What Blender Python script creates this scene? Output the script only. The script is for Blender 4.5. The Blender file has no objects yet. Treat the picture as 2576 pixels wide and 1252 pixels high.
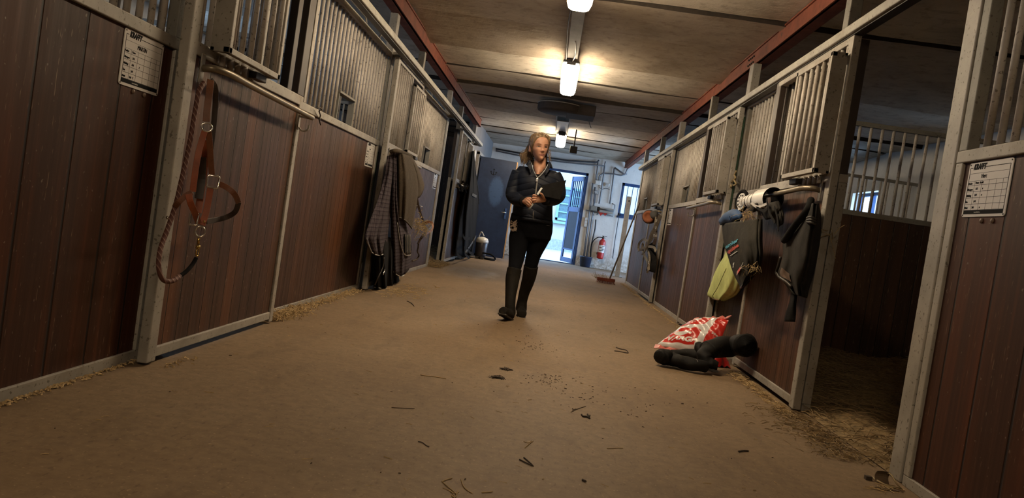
import bpy, math, random
from mathutils import Vector, Matrix
random.seed(7)
SC = bpy.context.scene
COL = SC.collection
PI = math.pi
# ------------------------------------------------------------------ camera
FPX, IW, IH, CH = 1935.0, 2576, 1252, 0.84
VPX, VPY, ROLL = 1381.0, 572.0, math.radians(8.65)
_f = Vector((VPX-IW/2, VPY-IH/2, FPX)).normalized()
_u = Vector((math.sin(ROLL), -math.cos(ROLL), 0.0))
_u.z = -(_u.x*_f.x+_u.y*_f.y)/_f.z
_u.normalize()
_r = _f.cross(_u)
if _r.x < 0: _r = -_r
def ray(px, py):
    c = Vector((px-IW/2, py-IH/2, FPX))
    return Vector((_r.dot(c), _f.dot(c), _u.dot(c)))
def PX(px, py, X):           # where the sight line meets the plane x = X
    d = ray(px, py); t = X/d.x
    return Vector((X, t*d.y, CH+t*d.z))
def PY(px, py, Y):
    d = ray(px, py); t = Y/d.y
    return Vector((t*d.x, Y, CH+t*d.z))
def PZ(px, py, Z=0.0):
    d = ray(px, py); t = (Z-CH)/d.z
    return Vector((t*d.x, t*d.y, Z))
cam_d = bpy.data.cameras.new('camera'); cam = bpy.data.objects.new('camera', cam_d); COL.objects.link(cam)
cam_d.sensor_width = 36.0; cam_d.lens = 36.0*FPX/IW; cam_d.clip_start = 0.05; cam_d.clip_end = 200
rx = Vector((_r.x, _f.x, _u.x)); dn = Vector((_r.y, _f.y, _u.y)); fw = Vector((_r.z, _f.z, _u.z))
M = Matrix((rx, -dn, -fw)).transposed().to_4x4(); M.translation = Vector((0, 0, CH))
cam.matrix_world = M
SC.camera = cam
# ------------------------------------------------------------------ mesh builder
class MB:
    def __init__(s): s.v = []; s.f = []; s.m = []; s.uv = {}
    def add(s, vs, fs, mi=0):
        o = len(s.v); s.v += [tuple(p) for p in vs]
        for f in fs: s.f.append(tuple(i+o for i in f)); s.m.append(mi)
        return s
    def box(s, a, b, mi=0):
        x0, x1 = sorted((a[0], b[0])); y0, y1 = sorted((a[1], b[1])); z0, z1 = sorted((a[2], b[2]))
        return s.add([(x0,y0,z0),(x1,y0,z0),(x1,y1,z0),(x0,y1,z0),(x0,y0,z1),(x1,y0,z1),(x1,y1,z1),(x0,y1,z1)],
              [(3,2,1,0),(4,5,6,7),(0,1,5,4),(1,2,6,5),(2,3,7,6),(3,0,4,7)], mi)
    def obox(s, c, ax, ay, az, mi=0):   # centre and three half-axis vectors
        c = Vector(c); ax = Vector(ax); ay = Vector(ay); az = Vector(az)
        if ax.cross(ay).dot(az) < 0: ax = -ax
        vs = [c+sx*ax+sy*ay+sz*az for sz in (-1,1) for sx, sy in ((-1,-1),(1,-1),(1,1),(-1,1))]
        return s.add(vs, [(3,2,1,0),(4,5,6,7),(0,1,5,4),(1,2,6,5),(2,3,7,6),(3,0,4,7)], mi)
    def bar(s, p, q, w, h, up=(0,0,1), mi=0):   # straight rectangular bar p->q, width w, height h along up
        p = Vector(p); q = Vector(q); d = (q-p); L = d.length; d.normalize()
        sd = d.cross(Vector(up)); 
        if sd.length < 1e-5: sd = d.cross(Vector((1,0,0)))
        sd.normalize(); uu = sd.cross(d)
        return s.obox((p+q)/2, d*(L/2), sd*(w/2), uu*(h/2), mi)
    def loft(s, rings, caps=True, closed=False, mi=0):
        n = len(rings[0]); vs = [p for r in rings for p in r]; fs = []
        R = len(rings)
        for i in range(R if closed else R-1):
            a = i*n; b = ((i+1) % R)*n
            for j in range(n):
                k = (j+1) % n
                fs.append((a+j, a+k, b+k, b+j))
        if caps and not closed:
            fs.append(tuple(range(n-1, -1, -1))); fs.append(tuple(range((R-1)*n, R*n)))
        return s.add(vs, fs, mi)
    def tube(s, pts, r, n=8, caps=True, closed=False, flat=1.0, up=None, mi=0):
        pts = [Vector(p) for p in pts]; R = len(pts); rings = []
        prev = None
        for i, p in enumerate(pts):
            if closed: t = pts[(i+1) % R]-pts[i-1]
            else: t = pts[min(i+1, R-1)]-pts[max(i-1, 0)]
            if t.length < 1e-9: t = Vector((0,0,1))
            t.normalize()
            if prev is None:
                a = Vector(up) if up else (Vector((0,0,1)) if abs(t.z) < .9 else Vector((1,0,0)))
            else: a = prev
            a = a-t*a.dot(t)
            if a.length < 1e-6: a = t.orthogonal()
            a.normalize(); prev = a if up is None else Vector(up)
            b = t.cross(a)
            rr = r[i] if isinstance(r, (list, tuple)) else r
            rings.append([p+(a*math.cos(2*PI*k/n)*flat+b*math.sin(2*PI*k/n))*rr for k in range(n)])
        return s.loft(rings, caps, closed, mi)
    def strap(s, pts, w, t, up, mi=0, closed=False):   # flat strap: width along 'side' = dir x up, thickness along up
        pts = [Vector(p) for p in pts]; R = len(pts); rings = []
        for i, p in enumerate(pts):
            if closed: d = pts[(i+1) % R]-pts[i-1]
            else: d = pts[min(i+1, R-1)]-pts[max(i-1, 0)]
            d.normalize()
            u0 = Vector(up[i] if isinstance(up, list) else up)
            u0 = u0-d*u0.dot(d); u0.normalize(); sd = d.cross(u0)
            rings.append([p+sd*w/2+u0*t/2, p-sd*w/2+u0*t/2, p-sd*w/2-u0*t/2, p+sd*w/2-u0*t/2])
        return s.loft(rings, True, closed, mi)
    def lathe(s, prof, c=(0,0,0), axis=(0,0,1), n=20, mi=0):
        c = Vector(c); az = Vector(axis).normalized(); ax = az.orthogonal().normalized(); ay = az.cross(ax)
        rings = [[c+az*z+(ax*math.cos(2*PI*k/n)+ay*math.sin(2*PI*k/n))*max(r, 1e-4) for k in range(n)] for r, z in prof]
        return s.loft(rings, True, False, mi)
    def ball(s, c, rx_, ry=None, rz=None, n=14, mi=0):
        c = Vector(c); ry = ry or rx_; rz = rz or rx_
        rings = []
        for i in range(n//2+1):
            a = -PI/2+PI*i/(n//2); cr = max(math.cos(a), .02)
            rings.append([c+Vector((rx_*cr*math.cos(2*PI*k/n), ry*cr*math.sin(2*PI*k/n), rz*math.sin(a))) for k in range(n)])
        return s.loft(rings, True, False, mi)
    def grid(s, fn, nu, nv, mi=0, thick=None, cu=False):
        """surface fn(u,v)->Vector ; thick: vector function giving offset for the back side"""
        P = [[Vector(fn(i/nu, j/nv)) for i in range(nu+1)] for j in range(nv+1)]
        W = nu+1
        fs = [(j*W+i, j*W+i+1, (j+1)*W+i+1, (j+1)*W+i) for j in range(nv) for i in range(nu)]
        vs = [p for row in P for p in row]
        if thick is None: return s.add(vs, fs, mi)
        N = len(vs); t = Vector(thick)
        vs2 = [p+t for p in vs]
        fs2 = [tuple(N+k for k in reversed(f)) for f in fs]
        rim = [(i, 0) for i in range(nu)] 
        side = []
        for i in range(nu): side += [(i+1, i, N+i, N+i+1)]; b = nv*W; side += [(b+i, b+i+1, N+b+i+1, N+b+i)]
        for j in range(nv): a = j*W; b = (j+1)*W; side += [(a, b, N+b, N+a)]; a += nu; b += nu; side += [(b, a, N+a, N+b)]
        return s.add(vs+vs2, fs+fs2+side, mi)
    def mesh(s, name, mats, smooth=False):
        me = bpy.data.meshes.new(name); me.from_pydata(s.v, [], s.f)
        for m in (mats if isinstance(mats, (list, tuple)) else [mats]): me.materials.append(m)
        me.polygons.foreach_set('material_index', s.m)
        if smooth: me.polygons.foreach_set('use_smooth', [True]*len(s.f))
        me.validate(); me.update()
        return me
    def build(s, name, mats, parent=None, smooth=False, bevel=0.0, org=None):
        me = s.mesh(name, mats, smooth)
        return link(name, me, parent, bevel, org)
def link(name, me, parent=None, bevel=0.0, org=None):
    o = bpy.data.objects.new(name, me); COL.objects.link(o)
    if bevel:
        b = o.modifiers.new('bevel', 'BEVEL'); b.width = bevel; b.segments = 2; b.limit_method = 'ANGLE'
    if parent is not None:
        o.parent = parent; o.matrix_parent_inverse = Matrix.Identity(4)
        if parent.parent: base = parent.parent.location+parent.location
        else: base = parent.location
        if me.get('local') is None: me.transform(Matrix.Translation(-base)); 
    elif org is not None:
        me.transform(Matrix.Translation(-Vector(org))); o.location = org
    return o
def thing(name, label, cat, loc=(0,0,0), group=None):
    o = bpy.data.objects.new(name, None); COL.objects.link(o); o.location = loc
    o.empty_display_size = .1
    return tag(o, label, cat, group, 'thing')
def tag(o, label, cat, group=None, kind=None):
    o['label'] = label; o['category'] = cat
    if group: o['group'] = group
    if kind: o['kind'] = kind
    return o
def struct(o, label, cat):
    o['kind'] = 'structure'; o['label'] = label; o['category'] = cat
    return o
def part_at(name, me, parent, loc):     # part sharing a mesh, placed in world position loc
    o = bpy.data.objects.new(name, me); COL.objects.link(o); o.parent = parent
    base = parent.location+(parent.parent.location if parent.parent else Vector())
    o.location = Vector(loc)-base
    return o
def cubic(pts, n=6, closed=False):      # Catmull-Rom resample
    P = [Vector(p) for p in pts]; L = len(P); out = []
    for i in range(L if closed else L-1):
        if closed: a, b, c, d = P[i-1], P[i], P[(i+1) % L], P[(i+2) % L]
        else: a, b, c, d = P[max(i-1,0)], P[i], P[i+1], P[min(i+2,L-1)]
        for k in range(n):
            t = k/n
            out.append(.5*((2*b)+(c-a)*t+(2*a-5*b+4*c-d)*t*t+(3*b-a-3*c+d)*t**3))
    if not closed: out.append(P[-1])
    return out
def text_mesh(body, size, origin, right, up, mat, name, parent, depth=.0006, bold=0.0, align='LEFT', shear=0.0, xs=1.0, org=None):
    cu = bpy.data.curves.new(name, 'FONT'); cu.body = body; cu.size = size; cu.extrude = depth; cu.offset = bold
    cu.align_x = align; cu.shear = shear; cu.resolution_u = 3
    o = bpy.data.objects.new(name+'_t', cu); COL.objects.link(o)
    dg = bpy.context.evaluated_depsgraph_get(); dg.update()
    me = bpy.data.meshes.new_from_object(o.evaluated_get(dg))
    bpy.data.objects.remove(o); bpy.data.curves.remove(cu)
    r = Vector(right).normalized(); u = Vector(up).normalized(); n = r.cross(u)
    T = Matrix((r*xs, u, n)).transposed().to_4x4(); T.translation = Vector(origin)
    me.transform(T); me.materials.clear(); me.materials.append(mat)
    me.name = name
    return link(name, me, parent, 0, org)
def text_on(fn, body, size, u0, v0, su, sv, mat, name, parent, bold=0.0, slope=0.0):
    """lettering laid on a curved surface fn(u,v): text x -> u, text y -> v"""
    cu = bpy.data.curves.new(name, 'FONT'); cu.body = body; cu.size = size; cu.offset = bold; cu.resolution_u = 3
    o = bpy.data.objects.new(name+'_t', cu); COL.objects.link(o)
    dg = bpy.context.evaluated_depsgraph_get(); dg.update()
    me = bpy.data.meshes.new_from_object(o.evaluated_get(dg))
    bpy.data.objects.remove(o); bpy.data.curves.remove(cu)
    for v in me.vertices: v.co = Vector(fn(u0+v.co.x*su, v0+v.co.y*sv+slope*v.co.x))
    me.materials.clear(); me.materials.append(mat); me.name = name; me.update()
    return link(name, me, parent)
def remesh(mb, voxel, smooth=3, name='m', mats=None, fac=.5):
    me = mb.mesh(name, mats or [])
    o = bpy.data.objects.new(name+'_t', me); COL.objects.link(o)
    m = o.modifiers.new('r', 'REMESH'); m.mode = 'VOXEL'; m.voxel_size = voxel
    if smooth:
        k = o.modifiers.new('s', 'SMOOTH'); k.iterations = smooth; k.factor = fac
    dg = bpy.context.evaluated_depsgraph_get(); dg.update()
    out = bpy.data.meshes.new_from_object(o.evaluated_get(dg))
    bpy.data.objects.remove(o); bpy.data.meshes.remove(me)
    out.polygons.foreach_set('use_smooth', [True]*len(out.polygons))
    out.materials.clear()
    for x in (mats or []): out.materials.append(x)
    return out
# ------------------------------------------------------------------ materials
class NT:
    def __init__(s, name):
        s.m = bpy.data.materials.new(name); s.m.use_nodes = True; s.t = s.m.node_tree; s.t.nodes.clear()
        s.out = s.n('ShaderNodeOutputMaterial'); s.b = s.n('ShaderNodeBsdfPrincipled'); s.l(s.b.outputs[0], s.out.inputs[0])
    def n(s, t, **k):
        x = s.t.nodes.new(t)
        for a, b in k.items(): setattr(x, a, b)
        return x
    def l(s, a, b): s.t.links.new(a, b)
    def val(s, sock, v): 
        if hasattr(v, 'links') or hasattr(v, 'is_linked'): s.l(v, sock)
        else: sock.default_value = v
    def pos(s, scale=(1,1,1), obj=False):
        if obj: c = s.n('ShaderNodeTexCoord').outputs['Object']
        else: c = s.n('ShaderNodeNewGeometry').outputs['Position']
        m = s.n('ShaderNodeMapping'); s.l(c, m.inputs[0]); m.inputs['Scale'].default_value = scale
        return m.outputs[0]
    def noise(s, vec, scale, detail=4, rough=.6):
        x = s.n('ShaderNodeTexNoise'); s.l(vec, x.inputs['Vector']); x.inputs['Scale'].default_value = scale
        x.inputs['Detail'].default_value = detail; x.inputs['Roughness'].default_value = rough
        return x.outputs['Fac']
    def ramp(s, fac, stops):
        x = s.n('ShaderNodeValToRGB'); s.l(fac, x.inputs[0]); e = x.color_ramp.elements
        while len(e) < len(stops): e.new(.5)
        for k, (p, c) in enumerate(stops):
            e[k].position = p; e[k].color = (c, c, c, 1) if isinstance(c, (int, float)) else (*c, 1)
        return x.outputs[0]
    def mix(s, fac, a, b, mode='MIX'):
        x = s.n('ShaderNodeMix', data_type='RGBA', blend_type=mode)
        s.val(x.inputs[0], fac)
        for k, v in ((6, a), (7, b)):
            if isinstance(v, tuple): x.inputs[k].default_value = (*v, 1)
            else: s.l(v, x.inputs[k])
        return x.outputs[2]
    def math(s, op, a, b=0.0, c=None):
        x = s.n('ShaderNodeMath', operation=op); s.val(x.inputs[0], a); s.val(x.inputs[1], b)
        if c is not None: s.val(x.inputs[2], c)
        return x.outputs[0]
    def sep(s, vec):
        x = s.n('ShaderNodeSeparateXYZ'); s.l(vec, x.inputs[0]); return x.outputs
    def bump(s, h, dist=.003, st=.6):
        x = s.n('ShaderNodeBump'); s.l(h, x.inputs['Height']); x.inputs['Distance'].default_value = dist; x.inputs['Strength'].default_value = st
        s.l(x.outputs[0], s.b.inputs['Normal'])
    def col(s, c):
        if isinstance(c, tuple): s.b.inputs['Base Color'].default_value = (*c, 1)
        else: s.l(c, s.b.inputs['Base Color'])
    def set(s, rough=.5, metal=0.0, spec=.5):
        s.val(s.b.inputs['Roughness'], rough); s.b.inputs['Metallic'].default_value = metal
        s.b.inputs['Specular IOR Level'].default_value = spec
        return s.m
def mat(name, c, rough=.6, metal=0.0, var=.25, scale=12.0, bump=.0, spec=.5, dirt=None):
    k = NT(name); p = k.pos()
    nz = k.noise(p, scale)
    lo = tuple(x*(1-var) for x in c); hi = tuple(min(1, x*(1+var)) for x in c)
    cc = k.ramp(nz, [(.3, lo), (.7, hi)])
    if dirt:
        n2 = k.noise(p, dirt[1], 5, .7); cc = k.mix(k.ramp(n2, [(dirt[2], 0), (dirt[2]+.12, 1)]), cc, dirt[0])
    k.col(cc)
    if bump: k.bump(k.noise(p, scale*4), bump)
    return k.set(rough, metal, spec)
def boards(name, base, axis, pitch, rough=.52, groove=True, dark=.35, bluish=0.0):
    """stained plank panel: grooves every 'pitch' along axis, long vertical streaks"""
    k = NT(name); p = k.pos(); xyz = k.sep(p); a = xyz[axis]
    q = k.math('DIVIDE', a, pitch); idx = k.math('FLOOR', q); fr = k.math('FRACT', q)
    wn = k.n('ShaderNodeTexWhiteNoise', noise_dimensions='1D'); k.l(idx, wn.inputs['W'])
    st = k.noise(k.pos((9, 9, .35) if axis != 2 else (.35, .35, 9)), 3.0, 6, .65)
    st2 = k.noise(k.pos((2.2, 2.2, .12)), 2.0, 3, .5)
    c0 = tuple(x*.55 for x in base); c1 = base; c2 = (min(1, base[0]*2.3), base[1]*1.9, base[2]*1.5)
    c = k.ramp(st, [(.25, c0), (.52, c1), (.8, c2)])
    c = k.mix(k.ramp(st2, [(.5, 0), (.72, .8)]), c, (base[0]*2.4, base[1]*1.9, base[2]*1.35))
    c = k.mix(k.math('MULTIPLY', wn.outputs['Value'], .55), c, c0)
    sc = k.noise(k.pos((60, 60, 6)), 2.2, 2, .5)
    c = k.mix(k.ramp(sc, [(.69, 0), (.735, .4)]), c, (.34, .24, .16))
    sp = k.noise(k.pos((30, 30, 22)), 2.0, 2, .5)
    c = k.mix(k.ramp(sp, [(.70, 0), (.74, .4)]), c, (.30, .25, .2))
    if groove:
        e = k.math('MINIMUM', fr, k.math('SUBTRACT', 1.0, fr))
        g = k.ramp(e, [(.012, 0), (.035, 1)])
        c = k.mix(g, tuple(x*.12 for x in base), c)
        h = k.math('ADD', k.math('MULTIPLY', g, 1.0), k.math('MULTIPLY', st, .12)); k.bump(h, .004, .8)
    else: k.bump(st, .001, .3)
    k.col(c)
    return k.set(k.ramp(st, [(.3, rough+.12), (.7, rough-.08)]), 0, .3)
def steel(name, c=(.36,.345,.30), metal=.35, rough=.48):
    k = NT(name); p = k.pos()
    cc = k.ramp(k.noise(p, 5, 5, .65), [(.3, tuple(x*.72 for x in c)), (.7, tuple(x*1.15 for x in c))])
    sp = k.noise(p, 55, 3, .6); cc = k.mix(k.ramp(sp, [(.615, 0), (.66, .75)]), cc, (.07, .055, .04))
    ru = k.noise(p, 2.3, 6, .7); cc = k.mix(k.ramp(ru, [(.54, 0), (.70, .6)]), cc, (.17, .12, .07))
    k.col(cc); k.bump(sp, .0008, .3)
    return k.set(rough, metal, .5)
def glow(name, c, s):
    k = NT(name); k.col((.8,.8,.8)); k.b.inputs['Emission Color'].default_value = (*c, 1); k.b.inputs['Emission Strength'].default_value = s
    return k.set(.4)
# ================================================================== materials of the place
M_steel = steel('galvanized_steel', (.31,.285,.25), .1, .55)
M_steel2 = steel('galvanized_steel_dull', (.20,.19,.165), .1, .6)
M_bar = steel('bar_steel', (.43,.395,.355), .0, .6)
M_rail = steel('track_steel', (.34,.325,.285), .1, .55)
M_chrome = mat('bright_zinc', (.75,.75,.75), .22, 1.0, .1)
M_iron = mat('dark_iron', (.05,.045,.04), .5, .6, .3)
M_board = boards('brown_boards', (.058,.027,.0155), 1, .118)
M_board_wide = boards('brown_wide_boards', (.047,.0140,.0046), 1, .24, rough=.55, dark=.2)
M_board_x = boards('partition_boards', (.040,.022,.014), 0, .13)
M_brown = mat('brown_painted_post', (.030,.019,.013), .5, 0, .3, 6)
M_black = mat('black_cloth', (.008,.0075,.0075), .9, 0, .4, 30, .002, .12)
M_white = mat('white_plastic', (.62,.60,.56), .35, 0, .06)
M_ink = mat('black_ink', (.008,.008,.009), .8, 0, .1, spec=.1)
M_red = mat('red_plastic', (.42,.022,.018), .35, 0, .1)
def concrete_floor():
    k = NT('dusty_concrete'); p = k.pos()
    big = k.noise(p, .9, 5, .6); fine = k.noise(p, 22, 6, .7); st = k.noise(k.pos((2.5, .9, 1)), 2.0, 5, .65)
    c = k.ramp(big, [(.3, (.155,.100,.054)), (.5, (.195,.132,.075)), (.72, (.225,.160,.098))])
    c = k.mix(k.ramp(fine, [(.35, .5), (.62, 0)]), c, (.105,.066,.036))
    c = k.mix(k.ramp(st, [(.53, 0), (.68, .5)]), c, (.105,.068,.040))
    sp = k.noise(p, 70, 2, .5); c = k.mix(k.ramp(sp, [(.645, 0), (.70, .32)]), c, (.42,.31,.19))
    sp2 = k.noise(k.pos((40, 15, 1)), 1.6, 2, .5); c = k.mix(k.ramp(sp2, [(.62, 0), (.69, .4)]), c, (.07,.042,.024))
    # damp trodden patches beside the far stalls
    xyz = k.sep(k.n('ShaderNodeNewGeometry').outputs['Position'])
    def patch(x, y, rx_, ry_, n):
        a = k.math('POWER', k.math('DIVIDE', k.math('SUBTRACT', xyz[0], x), rx_), 2.0)
        b = k.math('POWER', k.math('DIVIDE', k.math('SUBTRACT', xyz[1], y), ry_), 2.0)
        d = k.math('ADD', k.math('ADD', a, b), k.math('MULTIPLY', n, .9))
        return k.ramp(d, [(.45, 1), (1.0, 0)])
    w = patch(-1.05, 11.4, .62, 1.9, st); w2 = patch(1.35, 17.6, .9, 1.5, st)
    ww = k.math('MAXIMUM', w, w2)
    c = k.mix(k.math('MULTIPLY', ww, .45), c, (.15,.14,.135))
    k.col(c); k.bump(k.math('ADD', fine, k.math('MULTIPLY', big, 1.5)), .0035, .5)
    return k.set(k.ramp(k.math('MULTIPLY', ww, k.ramp(fine, [(.3, .8), (.7, 1)])), [(0, .72), (1, .34)]), 0, .35)
M_floor = concrete_floor()
def ceiling_mat(name='limewashed_concrete_lit', f=1.0, tone=((.43,.385,.32), (.60,.55,.47), (.70,.65,.57))):
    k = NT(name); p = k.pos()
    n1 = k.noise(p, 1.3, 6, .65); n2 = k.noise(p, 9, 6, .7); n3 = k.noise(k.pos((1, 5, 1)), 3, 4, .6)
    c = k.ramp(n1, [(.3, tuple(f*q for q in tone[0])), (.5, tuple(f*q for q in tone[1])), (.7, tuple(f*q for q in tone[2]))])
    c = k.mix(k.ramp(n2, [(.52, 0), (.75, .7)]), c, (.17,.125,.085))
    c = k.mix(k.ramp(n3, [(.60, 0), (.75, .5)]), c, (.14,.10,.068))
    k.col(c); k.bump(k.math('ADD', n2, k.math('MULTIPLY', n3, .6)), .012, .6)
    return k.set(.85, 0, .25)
M_ceil_lit = ceiling_mat(); M_ceil_dim = ceiling_mat('limewashed_concrete_dim', .78, ((.38,.315,.24), (.55,.465,.365), (.66,.58,.47))); M_ceil_dusty_dim = ceiling_mat('limewashed_concrete_dusty_dim', .66); M_joint = mat('dark_ceiling_joint', (.028,.020,.014), .95, 0, .4, 20)  # paler under lamps, browner between: lamplight put into the slab colours
def lime_wall(name, c, stain=.35):
    k = NT(name); p = k.pos(); n1 = k.noise(p, 2.2, 6, .65); n2 = k.noise(p, 14, 5, .7)
    z = k.sep(k.n('ShaderNodeNewGeometry').outputs['Position'])[2]
    cc = k.ramp(n1, [(.3, tuple(x*.82 for x in c)), (.65, c)])
    lowm = k.math('MULTIPLY', k.ramp(z, [(.05, 1), (.55, 0)]), k.ramp(n2, [(.35, 0), (.6, 1)]))
    cc = k.mix(k.math('MULTIPLY', lowm, .8), cc, (.22,.17,.11))
    cc = k.mix(k.ramp(n2, [(.63, 0), (.75, stain)]), cc, (.18,.15,.12))
    k.col(cc); k.bump(k.math('ADD', n1, k.math('MULTIPLY', n2, .5)), .02, .5)
    return k.set(.85, 0, .3)
M_wall = lime_wall('limewashed_wall', (.76,.745,.71))
M_wallg = lime_wall('grey_painted_wall', (.19,.185,.185), .2)
M_beam = mat('red_oxide_steel', (.165,.045,.022), .7, .05, .3, 7, .001, .3, ((.05,.03,.022), 16, .6))
M_lens = glow('lamp_lens', (1.0, .79, .53), 64.0)
M_lampbody = mat('lamp_body_grey', (.30,.29,.27), .5)
def door_blue():
    k = NT('blue_door_paint'); p = k.pos(); n = k.noise(p, 5, 5, .7); n2 = k.noise(p, 24, 4, .7)
    xyz = k.sep(p)
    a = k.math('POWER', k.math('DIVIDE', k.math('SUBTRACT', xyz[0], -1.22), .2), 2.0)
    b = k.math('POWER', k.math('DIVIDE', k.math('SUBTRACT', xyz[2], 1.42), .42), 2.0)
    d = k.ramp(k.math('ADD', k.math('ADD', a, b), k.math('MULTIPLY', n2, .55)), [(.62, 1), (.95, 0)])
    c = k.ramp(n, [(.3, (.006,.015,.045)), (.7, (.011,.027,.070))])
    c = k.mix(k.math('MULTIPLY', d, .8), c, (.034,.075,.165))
    c = k.mix(k.ramp(n2, [(.62, 0), (.68, .6)]), c, (.003,.006,.015))
    k.col(c); k.bump(n2, .001, .3); return k.set(.45, 0, .4)
M_blue = door_blue()
M_woodedge = mat('raw_wood_edge', (.42,.25,.10), .6, 0, .25, 20)
M_bluepaint = mat('blue_frame_paint', (.022,.055,.15), .5, 0, .2, spec=.3)
k = NT('window_glass'); k.b.inputs['Transmission Weight'].default_value = 1.0; k.col((.93,.97,1.0)); M_glass = k.set(.03); k.b.inputs['IOR'].default_value = 1.02
# ================================================================== shell
YB, YF, XO = 19.55, -4.6, 5.05
HC = 2.75
MB().box((-5.3, YF, -.2), (5.3, YB+.3, 0)).build('floor', M_floor)
struct(bpy.data.objects['floor'], 'dusty brown concrete floor of the stable aisle', 'floor')
# ceiling: precast elements 1.2 m wide, sagging and tilted a little against each other
mb = MB(); y = 7.56-1.207*11
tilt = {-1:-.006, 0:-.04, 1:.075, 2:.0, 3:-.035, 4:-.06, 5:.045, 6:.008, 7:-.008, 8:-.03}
MS = {0:1, -1:0, 1:1, 2:0, 3:0, 4:2, 5:2, 6:0, 7:0, 8:1}  # by slab: lit tone under lamps, dim between, dusty and dim near the fan
for i in range(-10, 12):
    y0 = 7.56+1.207*(i-1); y1 = y0+1.207-.006
    if y1 > YB+.2: y1 = YB+.2
    if y0 > YB: break
    if y1 < YF: continue
    k_ = i; t = tilt.get(k_, random.uniform(-.012, .012)); dz = random.uniform(0, .008)
    n = 40
    for s_ in range(n):
        xa = -5.3+10.6*s_/n; xb = -5.3+10.6*(s_+1)/n
        def zz(x, yy): 
            return HC+dz+t*((yy-y0)/1.2-.5)*-1.0+.006*math.sin(x*2.1+i)+.004*math.sin(x*5.3+i*2)
        e = .013+.006*abs(math.sin(xa*9+i))
        vs = [(xa,y0,zz(xa,y0)+.07),(xb,y0,zz(xb,y0)+.07),(xa,y0+e,zz(xa,y0)),(xb,y0+e,zz(xb,y0)),(xa,y1-e,zz(xa,y1)),(xb,y1-e,zz(xb,y1)),(xa,y1,zz(xa,y1)+.07),(xb,y1,zz(xb,y1)+.07)]
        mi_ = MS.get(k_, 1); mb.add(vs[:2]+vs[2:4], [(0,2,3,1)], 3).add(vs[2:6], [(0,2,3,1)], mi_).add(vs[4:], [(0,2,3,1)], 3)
mb.box((-5.3, YF, HC+.10), (5.3, YB+.3, HC+.25), 3)
struct(mb.build('ceiling', [M_ceil_lit, M_ceil_dim, M_ceil_dusty_dim, M_joint]), 'whitewashed concrete slab ceiling with dark joints', 'ceiling')
def wall_with_holes(name, mat_, axis, at, th, a0, a1, z1, holes, label):
    """wall in plane axis=at from a0..a1, thickness th (signed), rectangular holes (a,b,zlo,zhi)"""
    mb = MB(); xs = sorted({a0, a1, *[h[0] for h in holes], *[h[1] for h in holes]}); zs = sorted({0, z1, *[h[2] for h in holes], *[h[3] for h in holes]})
    for i in range(len(xs)-1):
        for j in range(len(zs)-1):
            cx = (xs[i]+xs[i+1])/2; cz = (zs[j]+zs[j+1])/2
            if any(h[0] < cx < h[1] and h[2] < cz < h[3] for h in holes): continue
            if axis == 'x': mb.box((at, xs[i], zs[j]), (at+th, xs[i+1], zs[j+1]))
            else: mb.box((xs[i], at, zs[j]), (xs[i+1], at+th, zs[j+1]))
    return struct(mb.build(name, mat_), label, 'wall')
EXL, EXR, EXT = -.62, .79, 2.34
WNL, WNR, WNB, WNT = 1.66, 2.62, 1.40, 2.24
wall_with_holes('wall_back', M_wall, 'y', YB, .3, -5.3, 5.3, HC+.04, [(EXL, EXR, 0, EXT), (WNL, WNR, WNB, WNT)], 'white limewashed end wall with the courtyard doorway')
wall_with_holes('wall_front', M_wallg, 'y', YF, -.2, -5.3, 5.3, HC+.04, [], 'end wall behind the camera')
RW = [(8.85, 9.2, 1.6, 2.15), (12.35, 13.45, 1.5, 2.2), (15.2, 19.4, .0, 2.70)]  # last entry is an open side added to let daylight onto the end wall
LW = [(4.6, 5.9, 1.6, 2.4), (8.5, 9.7, 1.6, 2.3), (12.4, 13.6, 1.6, 2.3)]
wall_with_holes('wall_right', M_wall, 'x', XO, .3, YF, YB, HC+.04, RW, 'white outer wall behind the right stalls')
wall_with_holes('wall_left', M_wall, 'x', -XO, -.3, YF, YB, HC+.04, LW, 'white outer wall behind the left stalls')
nwin = 2
for side, L in ((1, RW), (-1, LW)):
    for (a, b, lo, hi) in L:
        x = side*(XO+.12); f = MB(); 
        for (p, q) in (((a, lo), (a+.05, hi)), ((b-.05, lo), (b, hi)), ((a, lo), (b, lo+.05)), ((a, hi-.05), (b, hi)), (((a+b)/2-.02, lo), ((a+b)/2+.02, hi))):
            f.box((x, p[0], p[1]), (x+.05*side, q[0], q[1]))
        o = f.build('window_%d' % nwin, M_bluepaint); struct(o, 'framed daylight opening in the %s outer wall' % ('right' if side > 0 else 'left'), 'window'); nwin += 1
# left aisle wall beyond the stalls
wall_with_holes('wall_aisle', M_wallg, 'x', -1.72, -.12, 15.02, YB, HC+.04, [(16.12, 17.02, 0, 2.13)], 'grey painted side wall past the left stalls')
# steel beams
for s, nm, lab in ((-1, 'beam_left', 'red oxide steel beam above the left stall fronts'), (1, 'beam_right', 'red oxide steel beam above the right stall fronts')):
    mb = MB(); y1 = 15.3 if s < 0 else 19.5
    xi = 1.635
    mb.box((s*xi, YF, 2.605), (s*(xi+.12), y1, 2.617)).box((s*xi, YF, 2.737), (s*(xi+.12), y1, 2.752)).box((s*(xi+.012), YF, 2.605), (s*(xi+.03), y1, 2.75))
    o = mb.build(nm, M_beam); struct(o, lab, 'beam')
    if s > 0:   # splice plate bolts
        mb = MB()
        for yy in (7.3, 7.36, 7.42, 7.48):
            for zz in (2.645, 2.70): mb.lathe([(.009,0),(.009,.01),(.004,.014)], (xi+.012, yy, zz), (-1,0,0), 8)
        mb.build('bolt', M_iron, o)
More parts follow.
